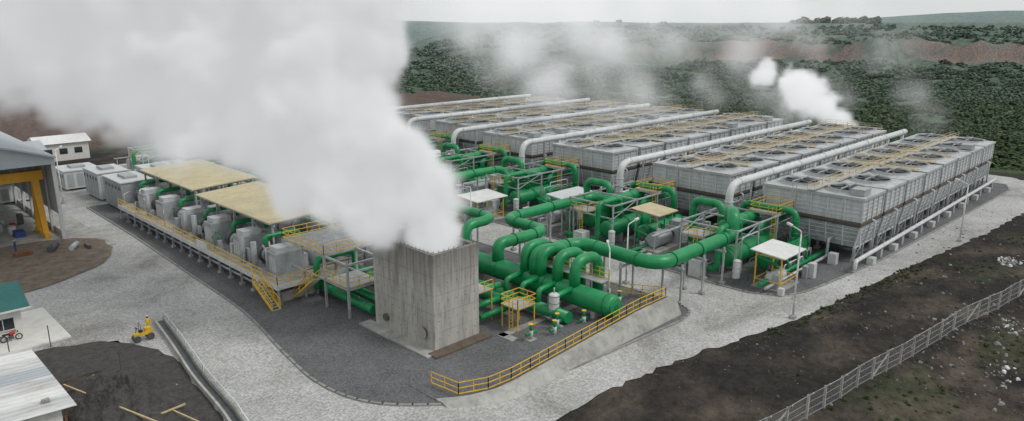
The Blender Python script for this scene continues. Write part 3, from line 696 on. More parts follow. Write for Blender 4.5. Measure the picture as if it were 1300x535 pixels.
# ------------------------------------------------------------------ workshop shed with gantry crane
c=MB(); sx0,sx1,sy0,sy1,sh=-12,25.4,116,150,11.9
seg=14; ar=[]
for i in range(seg+1):
    t=i/seg; x=sx0+(sx1-sx0)*t; ar.append((x,sh+4.0*math.sin(math.pi*t)))
for i in range(seg):
    (xa,za),(xb,zb)=ar[i],ar[i+1]
    c.hexa([(xa,sy0-1.0,za),(xb,sy0-1.0,zb),(xb,sy1,zb),(xa,sy1,za)],[(xa,sy0-1.0,za+.25),(xb,sy0-1.0,zb+.25),(xb,sy1,zb+.25),(xa,sy1,za+.25)],M_ROOFG)
    c.hexa([(xa,sy0-.2,sh-.9),(xb,sy0-.2,sh-.9),(xb,sy0,sh-.9),(xa,sy0,sh-.9)],[(xa,sy0-.2,za),(xb,sy0-.2,zb),(xb,sy0,zb),(xa,sy0,za)],M_ROOFG)
for i in range(7):
    y=sy0+(sy1-sy0)*i/6
    for x in (sx0,sx1-.5): c.box(x,x+.5,y-.25 if i else y+.02,y+.25,0,sh,M_LGREY)
    c.beam((sx0,y+.3,sh-.3),(sx1,y+.3,sh-.3),.3,M_GALV)
c.box(sx1-.25,sx1-.1,sy0+.3,sy1,3.5,sh,M_WALLG); c.box(sx0+.1,sx0+.25,sy0+.3,sy1,0,sh,M_WALLG); c.box(sx0,sx1,sy1,sy1+.2,4.5,sh,M_WALLG)
c.box(sx1-.25,sx1-.1,sy0+.3,sy1,.0,1.0,M_CONC2)
c.box(sx0,sx1+4,sy0-8,sy1,0.01,.06,M_CONC2)
rr=random.Random(9)
for i in range(34):
    x=rr.uniform(2,23); y=rr.uniform(118,146); s_=rr.uniform(.3,1.4); c.box(x,x+s_,y,y+s_*1.4,.06,.06+rr.uniform(.3,1.8),rr.choice([M_GREYC,M_BLUE,M_DGREY,M_BROWN,M_LGREY,M_RED]))
c.obj("workshop_shed")
c=MB()
gy=121
for x in (23.6,-6):
    c.hexa([(x-.35,gy-2.2,.4),(x+.35,gy-2.2,.4),(x+.35,gy-1.5,.4),(x-.35,gy-1.5,.4)],[(x-.45,gy-.5,8.2),(x+.45,gy-.5,8.2),(x+.45,gy+.3,8.2),(x-.45,gy+.3,8.2)],M_ORANGE)
    c.hexa([(x-.35,gy+1.5,.4),(x+.35,gy+1.5,.4),(x+.35,gy+2.2,.4),(x-.35,gy+2.2,.4)],[(x-.45,gy-.3,8.2),(x+.45,gy-.3,8.2),(x+.45,gy+.5,8.2),(x-.45,gy+.5,8.2)],M_ORANGE)
    c.box(x-.35,x+.35,gy-3,gy+3,.06,.6,M_ORANGE)
c.box(-8,24.6,gy-.7,gy+.7,8.2,9.6,M_ORANGE); c.box(8,10,gy-1,gy+1,9.6,10.4,M_DGREY); c.beam((9,gy,8.2),(9,gy,4),.08,M_DGREY); c.box(8.7,9.3,gy-.3,gy+.3,3.4,4,M_DGREY)
c.obj("yellow_gantry_crane")
c=MB()
c.cyl((22,110,.5),(23.2,112.4,.5),.45,M_DGREY,16); c.cyl((24.2,109,.4),(25.4,111,.4),.35,M_LGREY,16); c.box(26,26.4,108,110,.05,.6,M_DGREY)
c.box(18,20,110.6,112,.06,.5,M_WOOD); c.box(14.5,15.7,111,112.4,.06,1.0,M_DGREY)
c.obj("scrap_pipe_pile")
poly_sheet("brown_earth_yard",rag(smooth_path([(8,97),(16,95),(24,99),(28.0,105),(28.3,113),(22,117),(4,117)],4),.3),0.072,mat("brown_earth",(0.19,.15,.115),.9,var=.45,scale=.8,dirt=(.08,.065,.05),dirt_amt=.6))
for (x,y,lx,ly,h,rf) in ((20,172,16,9,5,M_ROOFG),(2,196,26,12,6,M_ROOFW),(38,186,10,7,4,M_ROOFW),(-20,232,60,10,6,M_ROOFW)):
    c=MB(); z0=Hh(x,y); c.box(x,x+lx,y,y+ly,z0-1,z0+h,M_HOUSE)
    c.hexa([(x-.6,y-.6,z0+h),(x+lx+.6,y-.6,z0+h),(x+lx+.6,y+ly+.6,z0+h),(x-.6,y+ly+.6,z0+h)],[(x-.6,y+ly/2-.1,z0+h+1.4),(x+lx+.6,y+ly/2-.1,z0+h+1.4),(x+lx+.6,y+ly/2+.1,z0+h+1.4),(x-.6,y+ly/2+.1,z0+h+1.4)],rf)
    for i in range(int(lx/3)):
        c.box(x+1+i*3,x+2.6+i*3,y-.05,y,z0+1.5,z0+2.8,M_GLASS)
    c.box(x-.05,x,y+2,y+4,z0,z0+3,M_DGREY)
    c.obj("warehouse_building")

# ------------------------------------------------------------------ guard house
c=MB(); hx0,hx1,hy0,hy1=6.5,12.8,80.8,86.5
c.box(3,16.0,77.4,88,.01,.18,M_HOUSE)
c.box(hx0,hx1,hy0,hy1,.18,3.3,M_HOUSE)
c.hexa([(hx0-.6,hy0-.8,3.3),(hx1+.7,hy0-.8,3.3),(hx1+.7,hy1+.6,3.3),(hx0-.6,hy1+.6,3.3)],[(hx0-.6,(hy0+hy1)/2-.1,5.0),(hx1+.7,(hy0+hy1)/2-.1,5.0),(hx1+.7,(hy0+hy1)/2+.1,5.0),(hx0-.6,(hy0+hy1)/2+.1,5.0)],M_TEAL)
c.box(hx0-.65,hx1+.75,hy0-.9,hy0-.82,3.15,3.32,M_HOUSE)
c.box(8.6,9.6,hy0-.05,hy0,.2,2.4,M_WOOD); c.box(10.3,12.1,hy0-.05,hy0,1.2,2.3,M_GLASS); c.box(10.2,12.2,hy0-.1,hy0-.05,1.1,1.2,M_HOUSE)
c.box(11.17,11.23,hy0-.08,hy0-.05,1.2,2.3,M_HOUSE)
c.box(hx0-.05,hx0,82,83.6,1.2,2.3,M_GLASS); c.box(7.1,8,hy0-.05,hy0,1.2,2.3,M_GLASS)
c.obj("guard_house")
def motorbike(x,y,z):
    c=MB()
    for dx in (-.62,.62):
        ring=[]
        for k in range(15):
            a_=2*math.pi*k/14; ring.append((x+dx+.27*math.cos(a_),y,z+.3+.27*math.sin(a_)))
        c.sweep(ring,.055,M_BLACK,8,caps=False); c.cyl((x+dx,y-.05,z+.3),(x+dx,y+.05,z+.3),.08,M_GALV,8)
    c.beam((x+.62,y,z+.3),(x+.42,y,z+.95),.06,M_GALV); c.beam((x+.38,y-.33,z+.98),(x+.38,y+.33,z+.98),.04,M_BLACK)
    c.drum((x-.05,y,z+.75),(x+.3,y,z+.82),.16,M_RED,12); c.box(x-.7,x-.05,y-.13,y+.13,z+.7,z+.8,M_BLACK); c.box(x-.2,x+.2,y-.14,y+.14,z+.25,z+.6,M_DGREY)
    c.beam((x-.62,y,z+.3),(x,y,z+.5),.07,M_DGREY); c.box(x-.95,x-.45,y-.1,y+.1,z+.58,z+.64,M_DGREY); c.cyl((x+.52,y,z+.85),(x+.62,y,z+.85),.1,M_GLASS,10)
    c.obj("motorbike")
motorbike(11.6,80.2,.18)

c=MB(); n=44
for i in range(n):
    y0_=56.4+13.8*i/n; y1_=56.4+13.8*(i+1)/n; o=.05 if i%2 else 0
    c.hexa([(-6,y0_,3.7+o),(11.3,y0_,2.9+o),(11.3,y1_,2.9+.05-o),(-6,y1_,3.7+.05-o)],[(-6,y0_,3.74+o),(11.3,y0_,2.94+o),(11.3,y1_,2.99-o),(-6,y1_,3.79-o)],(M_RUSTW,M_ROOFW,M_RUSTW,M_ROOFG)[(i//7)%4])
for y in (57,63,69.5):
    c.beam((10.6,y,0),(10.6,y,2.9),.14,M_WOOD); c.beam((-3,y,0),(-3,y,3.5),.14,M_WOOD)
c.box(0,10.4,57,69.5,0,2.7,M_HOUSE); c.box(10.4,10.45,60,62,0,2.2,M_WOOD)
for (x,y) in ((3,60),(7,64),(9.5,58),(5,67)): c.box(x,x+.5,y,y+.35,3.4-.046*x+.12,3.4-.046*x+.35,M_ROCK)
c.obj("corrugated_metal_shed")
c=MB(); line=[(23.6,75.5),(22.6,68),(21.4,60),(20.6,52),(19.2,44)]
lp=smooth_path(line,5)
for i in range(len(lp)-1):
    a_=Vector((*lp[i],0)); b_=Vector((*lp[i+1],0)); d=(b_-a_).normalized(); s_=Vector((-d.y,d.x,0))
    for off,h in ((-.45,.5),(.45,.5)):
        q=[a_+s_*(off-.1),b_+s_*(off-.1),b_+s_*(off+.1),a_+s_*(off+.1)]
        c.hexa(q,[v_+Vector((0,0,h)) for v_ in q],M_CONC2)
    q=[a_-s_*.35,b_-s_*.35,b_+s_*.35,a_+s_*.35]; c.hexa(q,[v_+Vector((0,0,.06)) for v_ in q],M_DGREY)
    if i%2==0:
        c.beam(a_+s_*.45,a_+s_*.45+Vector((0,0,1.0)),.09,M_WHITE)
c.tube([(p_[0]+.6,p_[1],.85) for p_ in line],.06,M_WHITE,seg=8)
c.obj("concrete_drain_channel")
mb=bpy.data.meshes.new("soil_mound"); vs=[];fs=[];n=36
for i in range(n):
    for j in range(n):
        u=-1+2*i/(n-1);v=-1+2*j/(n-1); rr_=math.sqrt(u*u+v*v)
        h=max(0,1-rr_)**.8*1.9*(1+.5*fbm(u*4,v*4,1.0,3))
        vs.append((15.5+u*4.2,60.5+v*7,h-.08))
for i in range(n-1):
    for j in range(n-1): fs.append((i*n+j,(i+1)*n+j,(i+1)*n+j+1,i*n+j+1))
mb.from_pydata(vs,[],fs); M_SOIL=mat("loose_soil",(0.06,0.056,0.053),.95,var=.5,scale=1.5,bump=.2,bscale=4,dirt=(.12,.10,.08),dirt_amt=.5); mb.materials.append(M_SOIL)
o=bpy.data.objects.new("soil_mound",mb); sc.collection.objects.link(o)
poly_sheet("soil_patch",rag(smooth_path([(2,76),(8,76.5),(14,76),(19,73.0),(21.5,66),(20.6,58),(19.6,50),(16,44),(2,42)],6),.25),0.012,M_SOIL)
c=MB(); c.beam((12.5,66,.5),(16,52,1.0),.12,M_TIMB); c.beam((16.5,60,.3),(18.5,51,.4),.1,M_TIMB); c.beam((11.5,55,.4),(18.5,55.5,.5),.12,M_TIMB)
for q in ((14,76.5),(10.5,75),(17,66)): c.beam((q[0],q[1],0),(q[0],q[1],2.2),.08,M_DGREY)
c.obj("timber_posts")

c=MB(); x,y=20.9,71.8
c.cyl((x-.7,y-.4,.36),(x-.7,y+.4,.36),.34,M_DGREY,18); c.cyl((x+.55,y-.4,.36),(x+.55,y+.4,.36),.34,M_DGREY,18)
c.box(x-.9,x+.8,y-.3,y+.3,.6,.92,M_YEL); c.box(x+.1,x+.7,y-.27,y+.27,.92,1.25,M_YEL); c.box(x-.4,x-.1,y-.2,y+.2,.92,1.1,M_BLACK)
c.beam((x-.7,y,.92),(x-.6,y,1.4),.05,M_BLACK); c.cyl((x-.62,y,1.38),(x-.58,y,1.44),.15,M_BLACK,12)
for s1 in (-.28,.28): c.beam((x-.3,y+s1,.92),(x-.3,y+s1,1.8),.05,M_DGREY)
c.beam((x-.3,y-.28,1.8),(x-.3,y+.28,1.8),.05,M_DGREY); c.obj("small_road_roller")
M_SKIN=mat("skin",(0.12,0.06,0.035),.6); M_HIVIS=mat("hivis",(0.75,0.55,0.05),.7); M_NAVY=mat("trousers",(0.03,0.04,0.07),.8)
def person(x,y,z,rot,top=M_HIVIS,hat=M_ROOFW):
    co=[(0,0,.95),(0,0,1.2),(0,0,1.42),(0,0,1.52),(0,.0,1.62),
        (.19,0,1.40),(.25,.03,1.12),(.22,.16,.88),(-.19,0,1.40),(-.25,.03,1.12),(-.22,.14,.88),
        (.1,0,.9),(.12,.04,.5),(.12,-.02,.08),(.12,.15,.04),(-.1,0,.9),(-.12,.02,.5),(-.13,-.06,.08),(-.13,.1,.04)]
    ed=[(0,1),(1,2),(2,3),(3,4),(2,5),(5,6),(6,7),(2,8),(8,9),(9,10),(0,11),(11,12),(12,13),(13,14),(0,15),(15,16),(16,17),(17,18)]
    rd=[.15,.14,.15,.06,.06,.07,.05,.035,.07,.05,.035,.1,.07,.05,.04,.1,.07,.05,.04]
    R_=Matrix.Rotation(rot,3,'Z')
    me=bpy.data.meshes.new("worker_body"); me.from_pydata([R_@Vector(v)+Vector((x,y,z)) for v in co],ed,[]); me.materials.append(top)
    e=bpy.data.objects.new("worker",None); sc.collection.objects.link(e)
    o=bpy.data.objects.new("body",me); sc.collection.objects.link(o); o.parent=e
    md=o.modifiers.new("skin",'SKIN'); md.use_smooth_shade=True
    if me.skin_vertices:
        for i,sv in enumerate(me.skin_vertices[0].data): sv.radius=(rd[i],rd[i]*.85); sv.use_root=(i==0)
    o.modifiers.new("sub",'SUBSURF').levels=1
    h=MB(); c0=R_@Vector((0,.01,1.69))+Vector((x,y,z))
    h.drum(c0-Vector((0,0,.07)),c0+Vector((0,0,.02)),.095,M_SKIN,12); h.drum(c0+Vector((0,0,.03)),c0+Vector((0,0,.06)),.12,hat,12); h.obj("head",e)
person(21.9,73.4,0,2.4); person(18.6,113,0.06,1.0,M_BLUE); person(9.9,79.0,.18,3.0,M_NAVY,M_YEL)

# ------------------------------------------------------------------ fence
def fence(pts,name="chain_link_fence"):
    c=MB(); m,nt,b=new_mat("chain_link"); L=nt.links
    tcn=N(nt,"ShaderNodeTexCoord"); outn=nt.nodes["Material Output"]
    sepn=N(nt,"ShaderNodeSeparateXYZ"); L.new(tcn.outputs["Object"],sepn.inputs[0])
    res=[]
    for sg in (1,-1):
        ml=N(nt,"ShaderNodeMath",operation='MULTIPLY_ADD'); ml.inputs[1].default_value=sg; L.new(sepn.outputs["Z"],ml.inputs[0]); L.new(sepn.outputs["X"],ml.inputs[2])
        mm=N(nt,"ShaderNodeMath",operation='PINGPONG'); mm.inputs[1].default_value=0.06; L.new(ml.outputs[0],mm.inputs[0])
        lt=N(nt,"ShaderNodeMath",operation='LESS_THAN'); lt.inputs[1].default_value=0.006; L.new(mm.outputs[0],lt.inputs[0]); res.append(lt)
    mxn=N(nt,"ShaderNodeMath",operation='MAXIMUM'); L.new(res[0].outputs[0],mxn.inputs[0]); L.new(res[1].outputs[0],mxn.inputs[1])
    tr=N(nt,"ShaderNodeBsdfTransparent"); ms=N(nt,"ShaderNodeMixShader"); L.new(mxn.outputs[0],ms.inputs[0]); L.new(tr.outputs[0],ms.inputs[1]); L.new(b.outputs[0],ms.inputs[2]); L.new(ms.outputs[0],outn.inputs["Surface"])
    b.inputs["Base Color"].default_value=(.35,.35,.35,1)
    for i in range(len(pts)-1):
        a_=Vector((*pts[i],0)); b_=Vector((*pts[i+1],0)); L_=(b_-a_).length; n=max(1,round(L_/2.6))
        prev=None
        for j in range(n+1):
            q=a_.lerp(b_,j/n); q.z=Hh(q.x,q.y); 
            lean=Vector((rng.uniform(-.06,.06),rng.uniform(-.06,.06),0))
            c.beam(q-Vector((0,0,.3)),q+lean+Vector((0,0,2.0)),.17,M_CONC2); d=(b_-a_).normalized(); s_=Vector((d.y,-d.x,0))
            c.beam(q+lean+Vector((0,0,1.95)),q+lean+Vector((0,0,2.3))+s_*.35,.12,M_CONC2)
            if prev is not None:
                for zz in (.15,.7,1.3,1.95): c.beam(prev+Vector((0,0,zz)),q+Vector((0,0,zz)),.022,M_GALV)
                c.beam(prev+Vector((0,0,2.28))+s_*.33,q+Vector((0,0,2.28))+s_*.33,.02,M_GALV)
                c.add([prev+Vector((0,0,.0)),q+Vector((0,0,.0)),q+Vector((0,0,1.97)),prev+Vector((0,0,1.97))],[(0,1,2,3)],m)
                if j%5==0: c.beam(prev+Vector((0,0,.1)),q+Vector((0,0,1.7)),.1,M_CONC2)
            prev=q
    c.obj(name)
fence([(36,22.2),(52,19.6),(70,17.4),(97,13.4),(135,8.5),(170,6)])

# ------------------------------------------------------------------ lamps
def lamp(x,y,h=9,z=0,yaw=0.8):
    c=MB(); c.box(x-.3,x+.3,y-.3,y+.3,z-.3,z+.3,M_CONC2); c.cyl((x,y,z),(x,y,z+h),.12,M_ROOFW,10,.07)
    dx,dy=math.cos(yaw),math.sin(yaw)
    c.tube([(x,y,z+h-.2),(x,y,z+h+.3),(x+dx*1.4,y+dy*1.4,z+h+.6)],.06,M_ROOFW,bend=.4,seg=8)
    c.beam((x+dx*1.3,y+dy*1.3,z+h+.58),(x+dx*2.0,y+dy*2.0,z+h+.68),.22,M_ROOFW)
    c.box(x-.16,x+.16,y-.22,y-.1,z+1.2,z+1.8,M_LGREY)
    c.obj("street_lamp")
lamp(71,29.3,9.2,yaw=1.2); lamp(114.8,24.8,8,yaw=1.2); lamp(64.5,72.5,8,yaw=2.5); lamp(67.2,48,7,yaw=0); lamp(68,110,9); lamp(60.5,45.5,6); lamp(31,140,9)

# ------------------------------------------------------------------ rubble and debris
def rocks(name,cx,cy,rad,n,smin,smax,mats,flat=.6):
    c=MB(); rr=random.Random(int(cx*7+cy))
    for i in range(n):
        a_=rr.uniform(0,6.28); d=rad*rr.random()**.7; x=cx+d*math.cos(a_); y=cy+d*math.sin(a_)*.6; z=Hh(x,y); s_=smin+(smax-smin)*rr.random()**2
        vv=[];
        for k in range(6):
            an=k*math.pi/3+rr.uniform(-.3,.3); vv.append((x+s_*math.cos(an)*rr.uniform(.7,1.1),y+s_*math.sin(an)*rr.uniform(.7,1.1),z-.1))
        for k in range(6):
            an=k*math.pi/3+rr.uniform(-.3,.3); vv.append((x+s_*.6*math.cos(an)*rr.uniform(.6,1.1),y+s_*.6*math.sin(an)*rr.uniform(.6,1.1),z+s_*flat*rr.uniform(.5,1)))
        c.add(vv,[tuple(range(5,-1,-1)),tuple(range(6,12))]+[(k,(k+1)%6,6+(k+1)%6,6+k) for k in range(6)],rr.choice(mats))
    c.obj(name)
M_DST=mat("dark_stone",(0.075,0.068,0.06),.9,var=.4,scale=2)
rocks("rubble_pile",109,17.5,2.2,90,.08,.4,[M_ROCK,M_PLAST,M_ROCK]); rocks("rubble_pile",84,12.5,3,90,.06,.3,[M_ROCK,M_PLAST,M_DST])
rocks("scattered_stones",75,18,26,900,.05,.24,[M_DST,M_DST,M_DST,M_DST,M_ROCK]); rocks("scattered_stones",60,31,14,160,.04,.12,[M_DST,M_ROCK])
rocks("scattered_stones",80,8,18,700,.06,.4,[M_DST,M_DST,M_DST,M_ROCK]); rocks("rubble_pile",72,11,3,60,.05,.3,[M_ROCK,M_DST,M_PLAST])
rocks("scattered_stones",120,16,26,600,.06,.3,[M_DST,M_DST,M_DST,M_ROCK])
rocks("scattered_stones",15,62,8,220,.06,.25,[M_DST,M_DST,M_ROCK])

# ------------------------------------------------------------------ vegetation
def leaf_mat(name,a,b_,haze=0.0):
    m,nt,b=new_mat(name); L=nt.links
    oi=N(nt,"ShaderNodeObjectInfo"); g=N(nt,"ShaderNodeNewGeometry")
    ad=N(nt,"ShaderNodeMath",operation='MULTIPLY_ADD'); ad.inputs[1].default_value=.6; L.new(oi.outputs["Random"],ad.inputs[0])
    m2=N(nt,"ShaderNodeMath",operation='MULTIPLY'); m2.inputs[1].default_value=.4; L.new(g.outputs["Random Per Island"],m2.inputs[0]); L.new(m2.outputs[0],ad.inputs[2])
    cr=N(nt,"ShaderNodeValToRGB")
    cr.color_ramp.elements[0].color=(*lerp3(a,HAZE,haze),1); cr.color_ramp.elements[1].color=(*lerp3(b_,HAZE,haze),1)  # leaf colours pre-mixed with distance haze, one amount per band
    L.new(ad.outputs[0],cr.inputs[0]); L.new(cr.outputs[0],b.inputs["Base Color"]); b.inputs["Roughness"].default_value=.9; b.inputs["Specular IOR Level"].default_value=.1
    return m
def crown(name,m,parent,seed,nl=220,leaf=.42,h=1.0):
    rr=random.Random(seed); c=MB()
    lobes=[(rr.uniform(-.8,.8),rr.uniform(-.8,.8),rr.uniform(.9,1.7)*h,rr.uniform(.6,1.0)) for _ in range(6)]
    c.sweep([(0,0,-.5),(.05,0,.6),(0,.1,1.4*h)],[.12,.09,.04],M_WOOD,6)
    for k in range(4): c.beam((0,0,.4),(lobes[k][0]*.8,lobes[k][1]*.8,lobes[k][2]),.06,M_WOOD)
    for i in range(nl):
        lx,ly,lz,lr=rr.choice(lobes); v=Vector((rr.gauss(0,1),rr.gauss(0,1),rr.gauss(0,1)*.8)).normalized()*lr*rr.uniform(.65,1.08)
        p_=Vector((lx,ly,lz))+v; nrm=(v.normalized()*.7+Vector((rr.uniform(-.4,.4),rr.uniform(-.4,.4),rr.uniform(.4,1.2)))).normalized()
        a_=nrm.orthogonal().normalized(); b2=nrm.cross(a_); s_=leaf*rr.uniform(.6,1.2)
        if p_.z<-.1: continue
        c.add([p_-a_*s_-b2*s_*.4,p_+a_*s_*.3-b2*s_,p_+a_*s_+b2*s_*.4,p_-a_*s_*.2+b2*s_],[(0,1,2,3)],m)
    o=c.obj(name); o.parent=parent; return o
def forest(name,pts,m,seed,nl=220,leaf=.42,h=1.0,crown_name="tree_crown"):
    vs=[];fs=[]; rr=random.Random(seed)
    for (x,y,z,s_) in pts:
        a_=rr.uniform(0,6.28); k=len(vs)
        for q in range(4):
            an=a_+q*math.pi/2; vs.append((x+s_*.7071*math.cos(an),y+s_*.7071*math.sin(an),z))
        fs.append((k,k+1,k+2,k+3))
    me=bpy.data.meshes.new(name); me.from_pydata(vs,[],fs); me.update()
    o=bpy.data.objects.new(name,me); sc.collection.objects.link(o)
    o.instance_type='FACES'; o.use_instance_faces_scale=True; o.instance_faces_scale=1.0; o.show_instancer_for_render=False; o.show_instancer_for_viewport=False
    crown(crown_name,m,o,seed,nl,leaf,h)
rr=random.Random(77)
bands={0:[],1:[],2:[],3:[]}
cnt=0
while cnt<17000:
    d=175+(900-175)*rr.random()**1.15; r_=rr.uniform(-.45,.85)*(d*.95+20)
    x=(d+r_)/S2;y=(d-r_)/S2
    if max(x-177,y-196)<0 : continue
    if bare(d,r_)>.28: continue
    cnt+=1
    if fbm(x,y,0.02,60)<-.3 and rr.random()<.8: continue
    e_=cliff_edge(r_)
    if r_>0 and d>e_-42 and d<e_+6: continue
    if d>e_+20 and rr.random()<.75: continue
    s_=(0.8+d/650)*rr.uniform(.5,1.25)
    k=0 if d<270 else 1 if d<400 else 2 if d<560 else 3
    bands[k].append((x,y,Hh(x,y)-.6,s_))
GA,GB=(0.034,0.058,0.024),(0.084,0.122,0.046)
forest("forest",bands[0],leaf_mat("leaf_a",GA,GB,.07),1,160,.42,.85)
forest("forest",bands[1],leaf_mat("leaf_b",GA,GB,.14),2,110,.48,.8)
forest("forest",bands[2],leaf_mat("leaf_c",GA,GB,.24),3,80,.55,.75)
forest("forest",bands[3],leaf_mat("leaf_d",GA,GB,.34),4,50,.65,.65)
ridge=[]
for i in range(70):
    d=rr.uniform(1000,1200); u=.37+.12*rr.random()**.8; r_=d*u; x=(d+r_)/S2;y=(d-r_)/S2; ridge.append((x,y,Hh(x,y)-1.5,rr.uniform(2,4.6)))
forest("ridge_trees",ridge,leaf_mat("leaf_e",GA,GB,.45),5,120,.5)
weeds=[]
for i in range(9000):
    x=rr.uniform(38,175); y=rr.uniform(-25,33)
    if y>south_y(x)-1: continue
    k=fbm(x,y,0.09,21)+(0.12 if y<south_y(x)-13 else -0.25)
    if k<.15 or rr.random()>k*.7: continue
    weeds.append((x,y,Hh(x,y),rr.uniform(.06,.18)))
for i in range(200):
    x=rr.uniform(64,100); weeds.append((x,south_y(x)-rr.random()*2.0,0.02,rr.uniform(.05,.14)))
forest("weeds",weeds,leaf_mat("weed_leaf",(0.03,0.042,0.02),(0.09,0.105,0.05)),6,60,.5,.5,"weed_tuft")

# ------------------------------------------------------------------ steam volumes
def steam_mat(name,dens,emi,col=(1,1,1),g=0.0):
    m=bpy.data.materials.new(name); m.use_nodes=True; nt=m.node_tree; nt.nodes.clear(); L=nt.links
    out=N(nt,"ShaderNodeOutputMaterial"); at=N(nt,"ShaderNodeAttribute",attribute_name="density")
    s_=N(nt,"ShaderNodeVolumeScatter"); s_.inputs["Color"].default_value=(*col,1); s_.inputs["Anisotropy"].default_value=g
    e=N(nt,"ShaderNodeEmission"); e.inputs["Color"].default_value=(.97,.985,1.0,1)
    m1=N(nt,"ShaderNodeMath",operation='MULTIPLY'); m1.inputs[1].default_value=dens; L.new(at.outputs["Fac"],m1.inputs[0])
    m2=N(nt,"ShaderNodeMath",operation='MULTIPLY'); m2.inputs[1].default_value=dens*emi; L.new(at.outputs["Fac"],m2.inputs[0])  # added glow imitates light scattered repeatedly inside the steam; steam itself is no source
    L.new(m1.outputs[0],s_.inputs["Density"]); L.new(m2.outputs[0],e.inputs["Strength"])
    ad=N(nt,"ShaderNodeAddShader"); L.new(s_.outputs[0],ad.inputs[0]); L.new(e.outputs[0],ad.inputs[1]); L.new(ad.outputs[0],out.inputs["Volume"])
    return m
def steam(name,lo,hi,vox,spheres,m,nscale,namp,edge,fade=None,warp=1.0):
    ng=bpy.data.node_groups.new(name,'GeometryNodeTree'); ng.interface.new_socket("Geometry",in_out='OUTPUT',socket_type='NodeSocketGeometry')
    nd=ng.nodes; L=ng.links
    def math_(op,a,b=None,c=None,clamp=False):
        n=nd.new("ShaderNodeMath"); n.operation=op; n.use_clamp=clamp
        for i,v in enumerate((a,b,c)):
            if v is None: continue
            if isinstance(v,(int,float)): n.inputs[i].default_value=v
            else: L.new(v,n.inputs[i])
        return n.outputs[0]
    pos=nd.new("GeometryNodeInputPosition").outputs[0]
    wn=nd.new("ShaderNodeTexNoise"); wn.inputs["Scale"].default_value=nscale*.5; wn.inputs["Detail"].default_value=2; L.new(pos,wn.inputs["Vector"])
    sb=nd.new("ShaderNodeVectorMath"); sb.operation='SUBTRACT'; L.new(wn.outputs["Color"],sb.inputs[0]); sb.inputs[1].default_value=(.5,.5,.5)
    scn=nd.new("ShaderNodeVectorMath"); scn.operation='SCALE'; scn.inputs["Scale"].default_value=warp*4; L.new(sb.outputs[0],scn.inputs[0])
    ad=nd.new("ShaderNodeVectorMath"); ad.operation='ADD'; L.new(pos,ad.inputs[0]); L.new(scn.outputs[0],ad.inputs[1]); wp=ad.outputs[0]
    acc=None
    for (cx,cy,cz,rd) in spheres:
        dn=nd.new("ShaderNodeVectorMath"); dn.operation='DISTANCE'; L.new(wp,dn.inputs[0]); dn.inputs[1].default_value=(cx,cy,cz)
        v=math_('MULTIPLY_ADD',dn.outputs["Value"],-1.0/rd,1.0)
        acc=v if acc is None else math_('SMOOTH_MAX',acc,v,0.1)
    vo=nd.new("ShaderNodeTexVoronoi"); vo.feature='SMOOTH_F1'; vo.inputs["Scale"].default_value=nscale; vo.inputs["Smoothness"].default_value=.25
    L.new(wp,vo.inputs["Vector"])
    vo2=nd.new("ShaderNodeTexVoronoi"); vo2.feature='SMOOTH_F1'; vo2.inputs["Scale"].default_value=nscale*2.6; vo2.inputs["Smoothness"].default_value=.25
    L.new(wp,vo2.inputs["Vector"])
    n2=nd.new("ShaderNodeTexNoise"); n2.inputs["Scale"].default_value=nscale*1.5; n2.inputs["Detail"].default_value=5; n2.inputs["Roughness"].default_value=.6; L.new(pos,n2.inputs["Vector"])
    b1=math_('MULTIPLY_ADD',vo.outputs["Distance"],-namp,namp*.5)
    b2=math_('MULTIPLY_ADD',vo2.outputs["Distance"],-namp*.5,namp*.25)
    b3=math_('MULTIPLY_ADD',n2.outputs["Fac"],namp*1.0,-namp*.5)
    t_=math_('ADD',math_('ADD',acc,b1),math_('ADD',b2,b3))
    den=math_('MULTIPLY',t_,1.0/edge,clamp=True)
    den=math_('MULTIPLY',den,den)
    if fade:
        sp=nd.new("ShaderNodeSeparateXYZ"); L.new(pos,sp.inputs[0])
        for (ax,a0,a1,f0,f1) in fade:
            mr=nd.new("ShaderNodeMapRange"); L.new(sp.outputs[ax],mr.inputs[0]); mr.inputs[1].default_value=a0; mr.inputs[2].default_value=a1; mr.inputs[3].default_value=f0; mr.inputs[4].default_value=f1
            den=math_('MULTIPLY',den,mr.outputs[0])
    vc=nd.new("GeometryNodeVolumeCube"); L.new(den,vc.inputs["Density"]); vc.inputs["Min"].default_value=lo; vc.inputs["Max"].default_value=hi
    for i,ax in enumerate("XYZ"): vc.inputs["Resolution "+ax].default_value=int((hi[i]-lo[i])/vox)
    sm_=nd.new("GeometryNodeSetMaterial"); sm_.inputs["Material"].default_value=m; L.new(vc.outputs[0],sm_.inputs[0])
    go=nd.new("NodeGroupOutput"); L.new(sm_.outputs[0],go.inputs[0])
    me=bpy.data.meshes.new(name); me.materials.append(m); o=bpy.data.objects.new(name,me); sc.collection.objects.link(o)
    md=o.modifiers.new("steam",'NODES'); md.node_group=ng
    return o
PL=[(42,53.5,10.0,2.8),(42,51.6,10.4,2.3),(42.2,53,12.6,3.2),(41,53.9,14.8,4.0),(39.4,55.5,17.5,5.0),(38.6,57.8,13.6,4.3),(37,59.1,19.2,6.3),(36.7,62.3,23.4,8),(38.3,62,28.5,7.0),(38.6,64,33.6,8.2),
(36.5,65,15.5,5.0),(33.7,71,22.6,9.0),(33.4,74,31,12),(30.5,80,20.0,5.4),(29.8,83.4,25.2,9.2),(28.5,89,33,12.5),(26.1,98,25,8),(23.8,106,31,12),(18.5,120,29,12.5),(37,68,40,9)]
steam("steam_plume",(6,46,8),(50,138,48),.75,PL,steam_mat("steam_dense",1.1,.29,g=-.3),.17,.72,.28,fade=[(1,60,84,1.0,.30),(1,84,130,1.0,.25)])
AC=[]
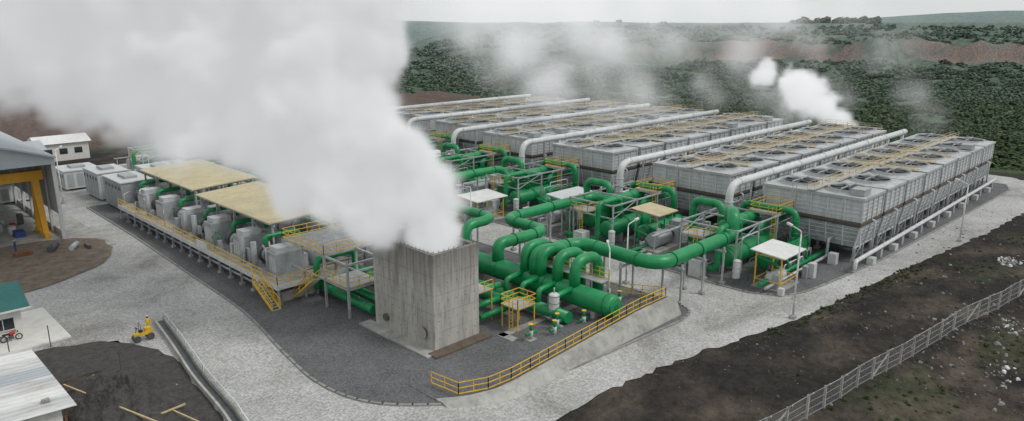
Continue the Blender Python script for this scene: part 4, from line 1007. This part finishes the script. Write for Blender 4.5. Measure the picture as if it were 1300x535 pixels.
for (x,y,s_) in ((112,84,.8),(128,86,1.15),(146,66,1.0),(118,104,1.1),(140,122,1.4),(160,90,1.0),(170,46,.75),(178,66,.8),(150,104,1.2),(104,62,.6)):
    AC+=[(x,y,11.5,4.5*s_),(x-2,y+2,17,6.5*s_),(x-6,y+7,25,9.5*s_),(x-12,y+13,35,13*s_)]
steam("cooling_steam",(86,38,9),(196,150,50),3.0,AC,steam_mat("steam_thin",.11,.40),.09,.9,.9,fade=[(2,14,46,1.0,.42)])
SP=[(252,92,-4,3.4),(250,94.5,-1,4.6),(246,98.5,3,6),(242,103,7,7.4),(237,106,11,5.5),(228,112,14,5)]
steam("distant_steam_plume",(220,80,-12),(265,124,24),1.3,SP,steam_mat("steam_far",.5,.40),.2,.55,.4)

# ------------------------------------------------------------------ light, world, camera
w=bpy.data.worlds.new("World"); sc.world=w; w.use_nodes=True; nt=w.node_tree; L=nt.links
bg=nt.nodes["Background"]; sky=N(nt,"ShaderNodeTexSky",sky_type='NISHITA'); sky.sun_disc=False
EL,AZ=52,150
sky.sun_elevation=math.radians(EL); sky.sun_rotation=math.radians(AZ)
tc=N(nt,"ShaderNodeTexCoord"); mp=N(nt,"ShaderNodeMapping"); mp.inputs["Scale"].default_value=(1,1,3.5); L.new(tc.outputs["Generated"],mp.inputs[0])
cn=N(nt,"ShaderNodeTexNoise"); cn.inputs["Scale"].default_value=2.2; cn.inputs["Detail"].default_value=3; L.new(mp.outputs[0],cn.inputs["Vector"])
cr=N(nt,"ShaderNodeValToRGB"); cr.color_ramp.elements[0].position=.3; cr.color_ramp.elements[0].color=(.64,.665,.67,1); cr.color_ramp.elements[1].position=.7; cr.color_ramp.elements[1].color=(.75,.77,.775,1)
L.new(cn.outputs["Fac"],cr.inputs[0])
sc1=N(nt,"ShaderNodeVectorMath",operation='SCALE'); sc1.inputs["Scale"].default_value=10.6; L.new(cr.outputs[0],sc1.inputs[0])
mx=N(nt,"ShaderNodeMixRGB"); mx.inputs[0].default_value=.92; L.new(sky.outputs[0],mx.inputs[1]); L.new(sc1.outputs[0],mx.inputs[2])
L.new(mx.outputs[0],bg.inputs["Color"]); bg.inputs["Strength"].default_value=.1
sd=bpy.data.lights.new("sun",'SUN'); sd.energy=1.5; sd.angle=math.radians(16); sd.color=(1,.97,.93)
so=bpy.data.objects.new("sun",sd); sc.collection.objects.link(so)
dirv=Vector((math.sin(math.radians(AZ))*math.cos(math.radians(EL)),math.cos(math.radians(AZ))*math.cos(math.radians(EL)),math.sin(math.radians(EL))))
so.rotation_euler=dirv.to_track_quat('Z','Y').to_euler()

cam=bpy.data.cameras.new("camera"); co=bpy.data.objects.new("camera",cam); sc.collection.objects.link(co); sc.camera=co
cam.sensor_width=36; cam.lens=36*920/1300; cam.clip_end=20000; cam.clip_start=.5
co.location=(0,0,30); co.rotation_euler=(math.radians(90-14.47),0,math.radians(-45))
sc.view_settings.view_transform='Standard'; sc.view_settings.look='None'; sc.view_settings.exposure=0
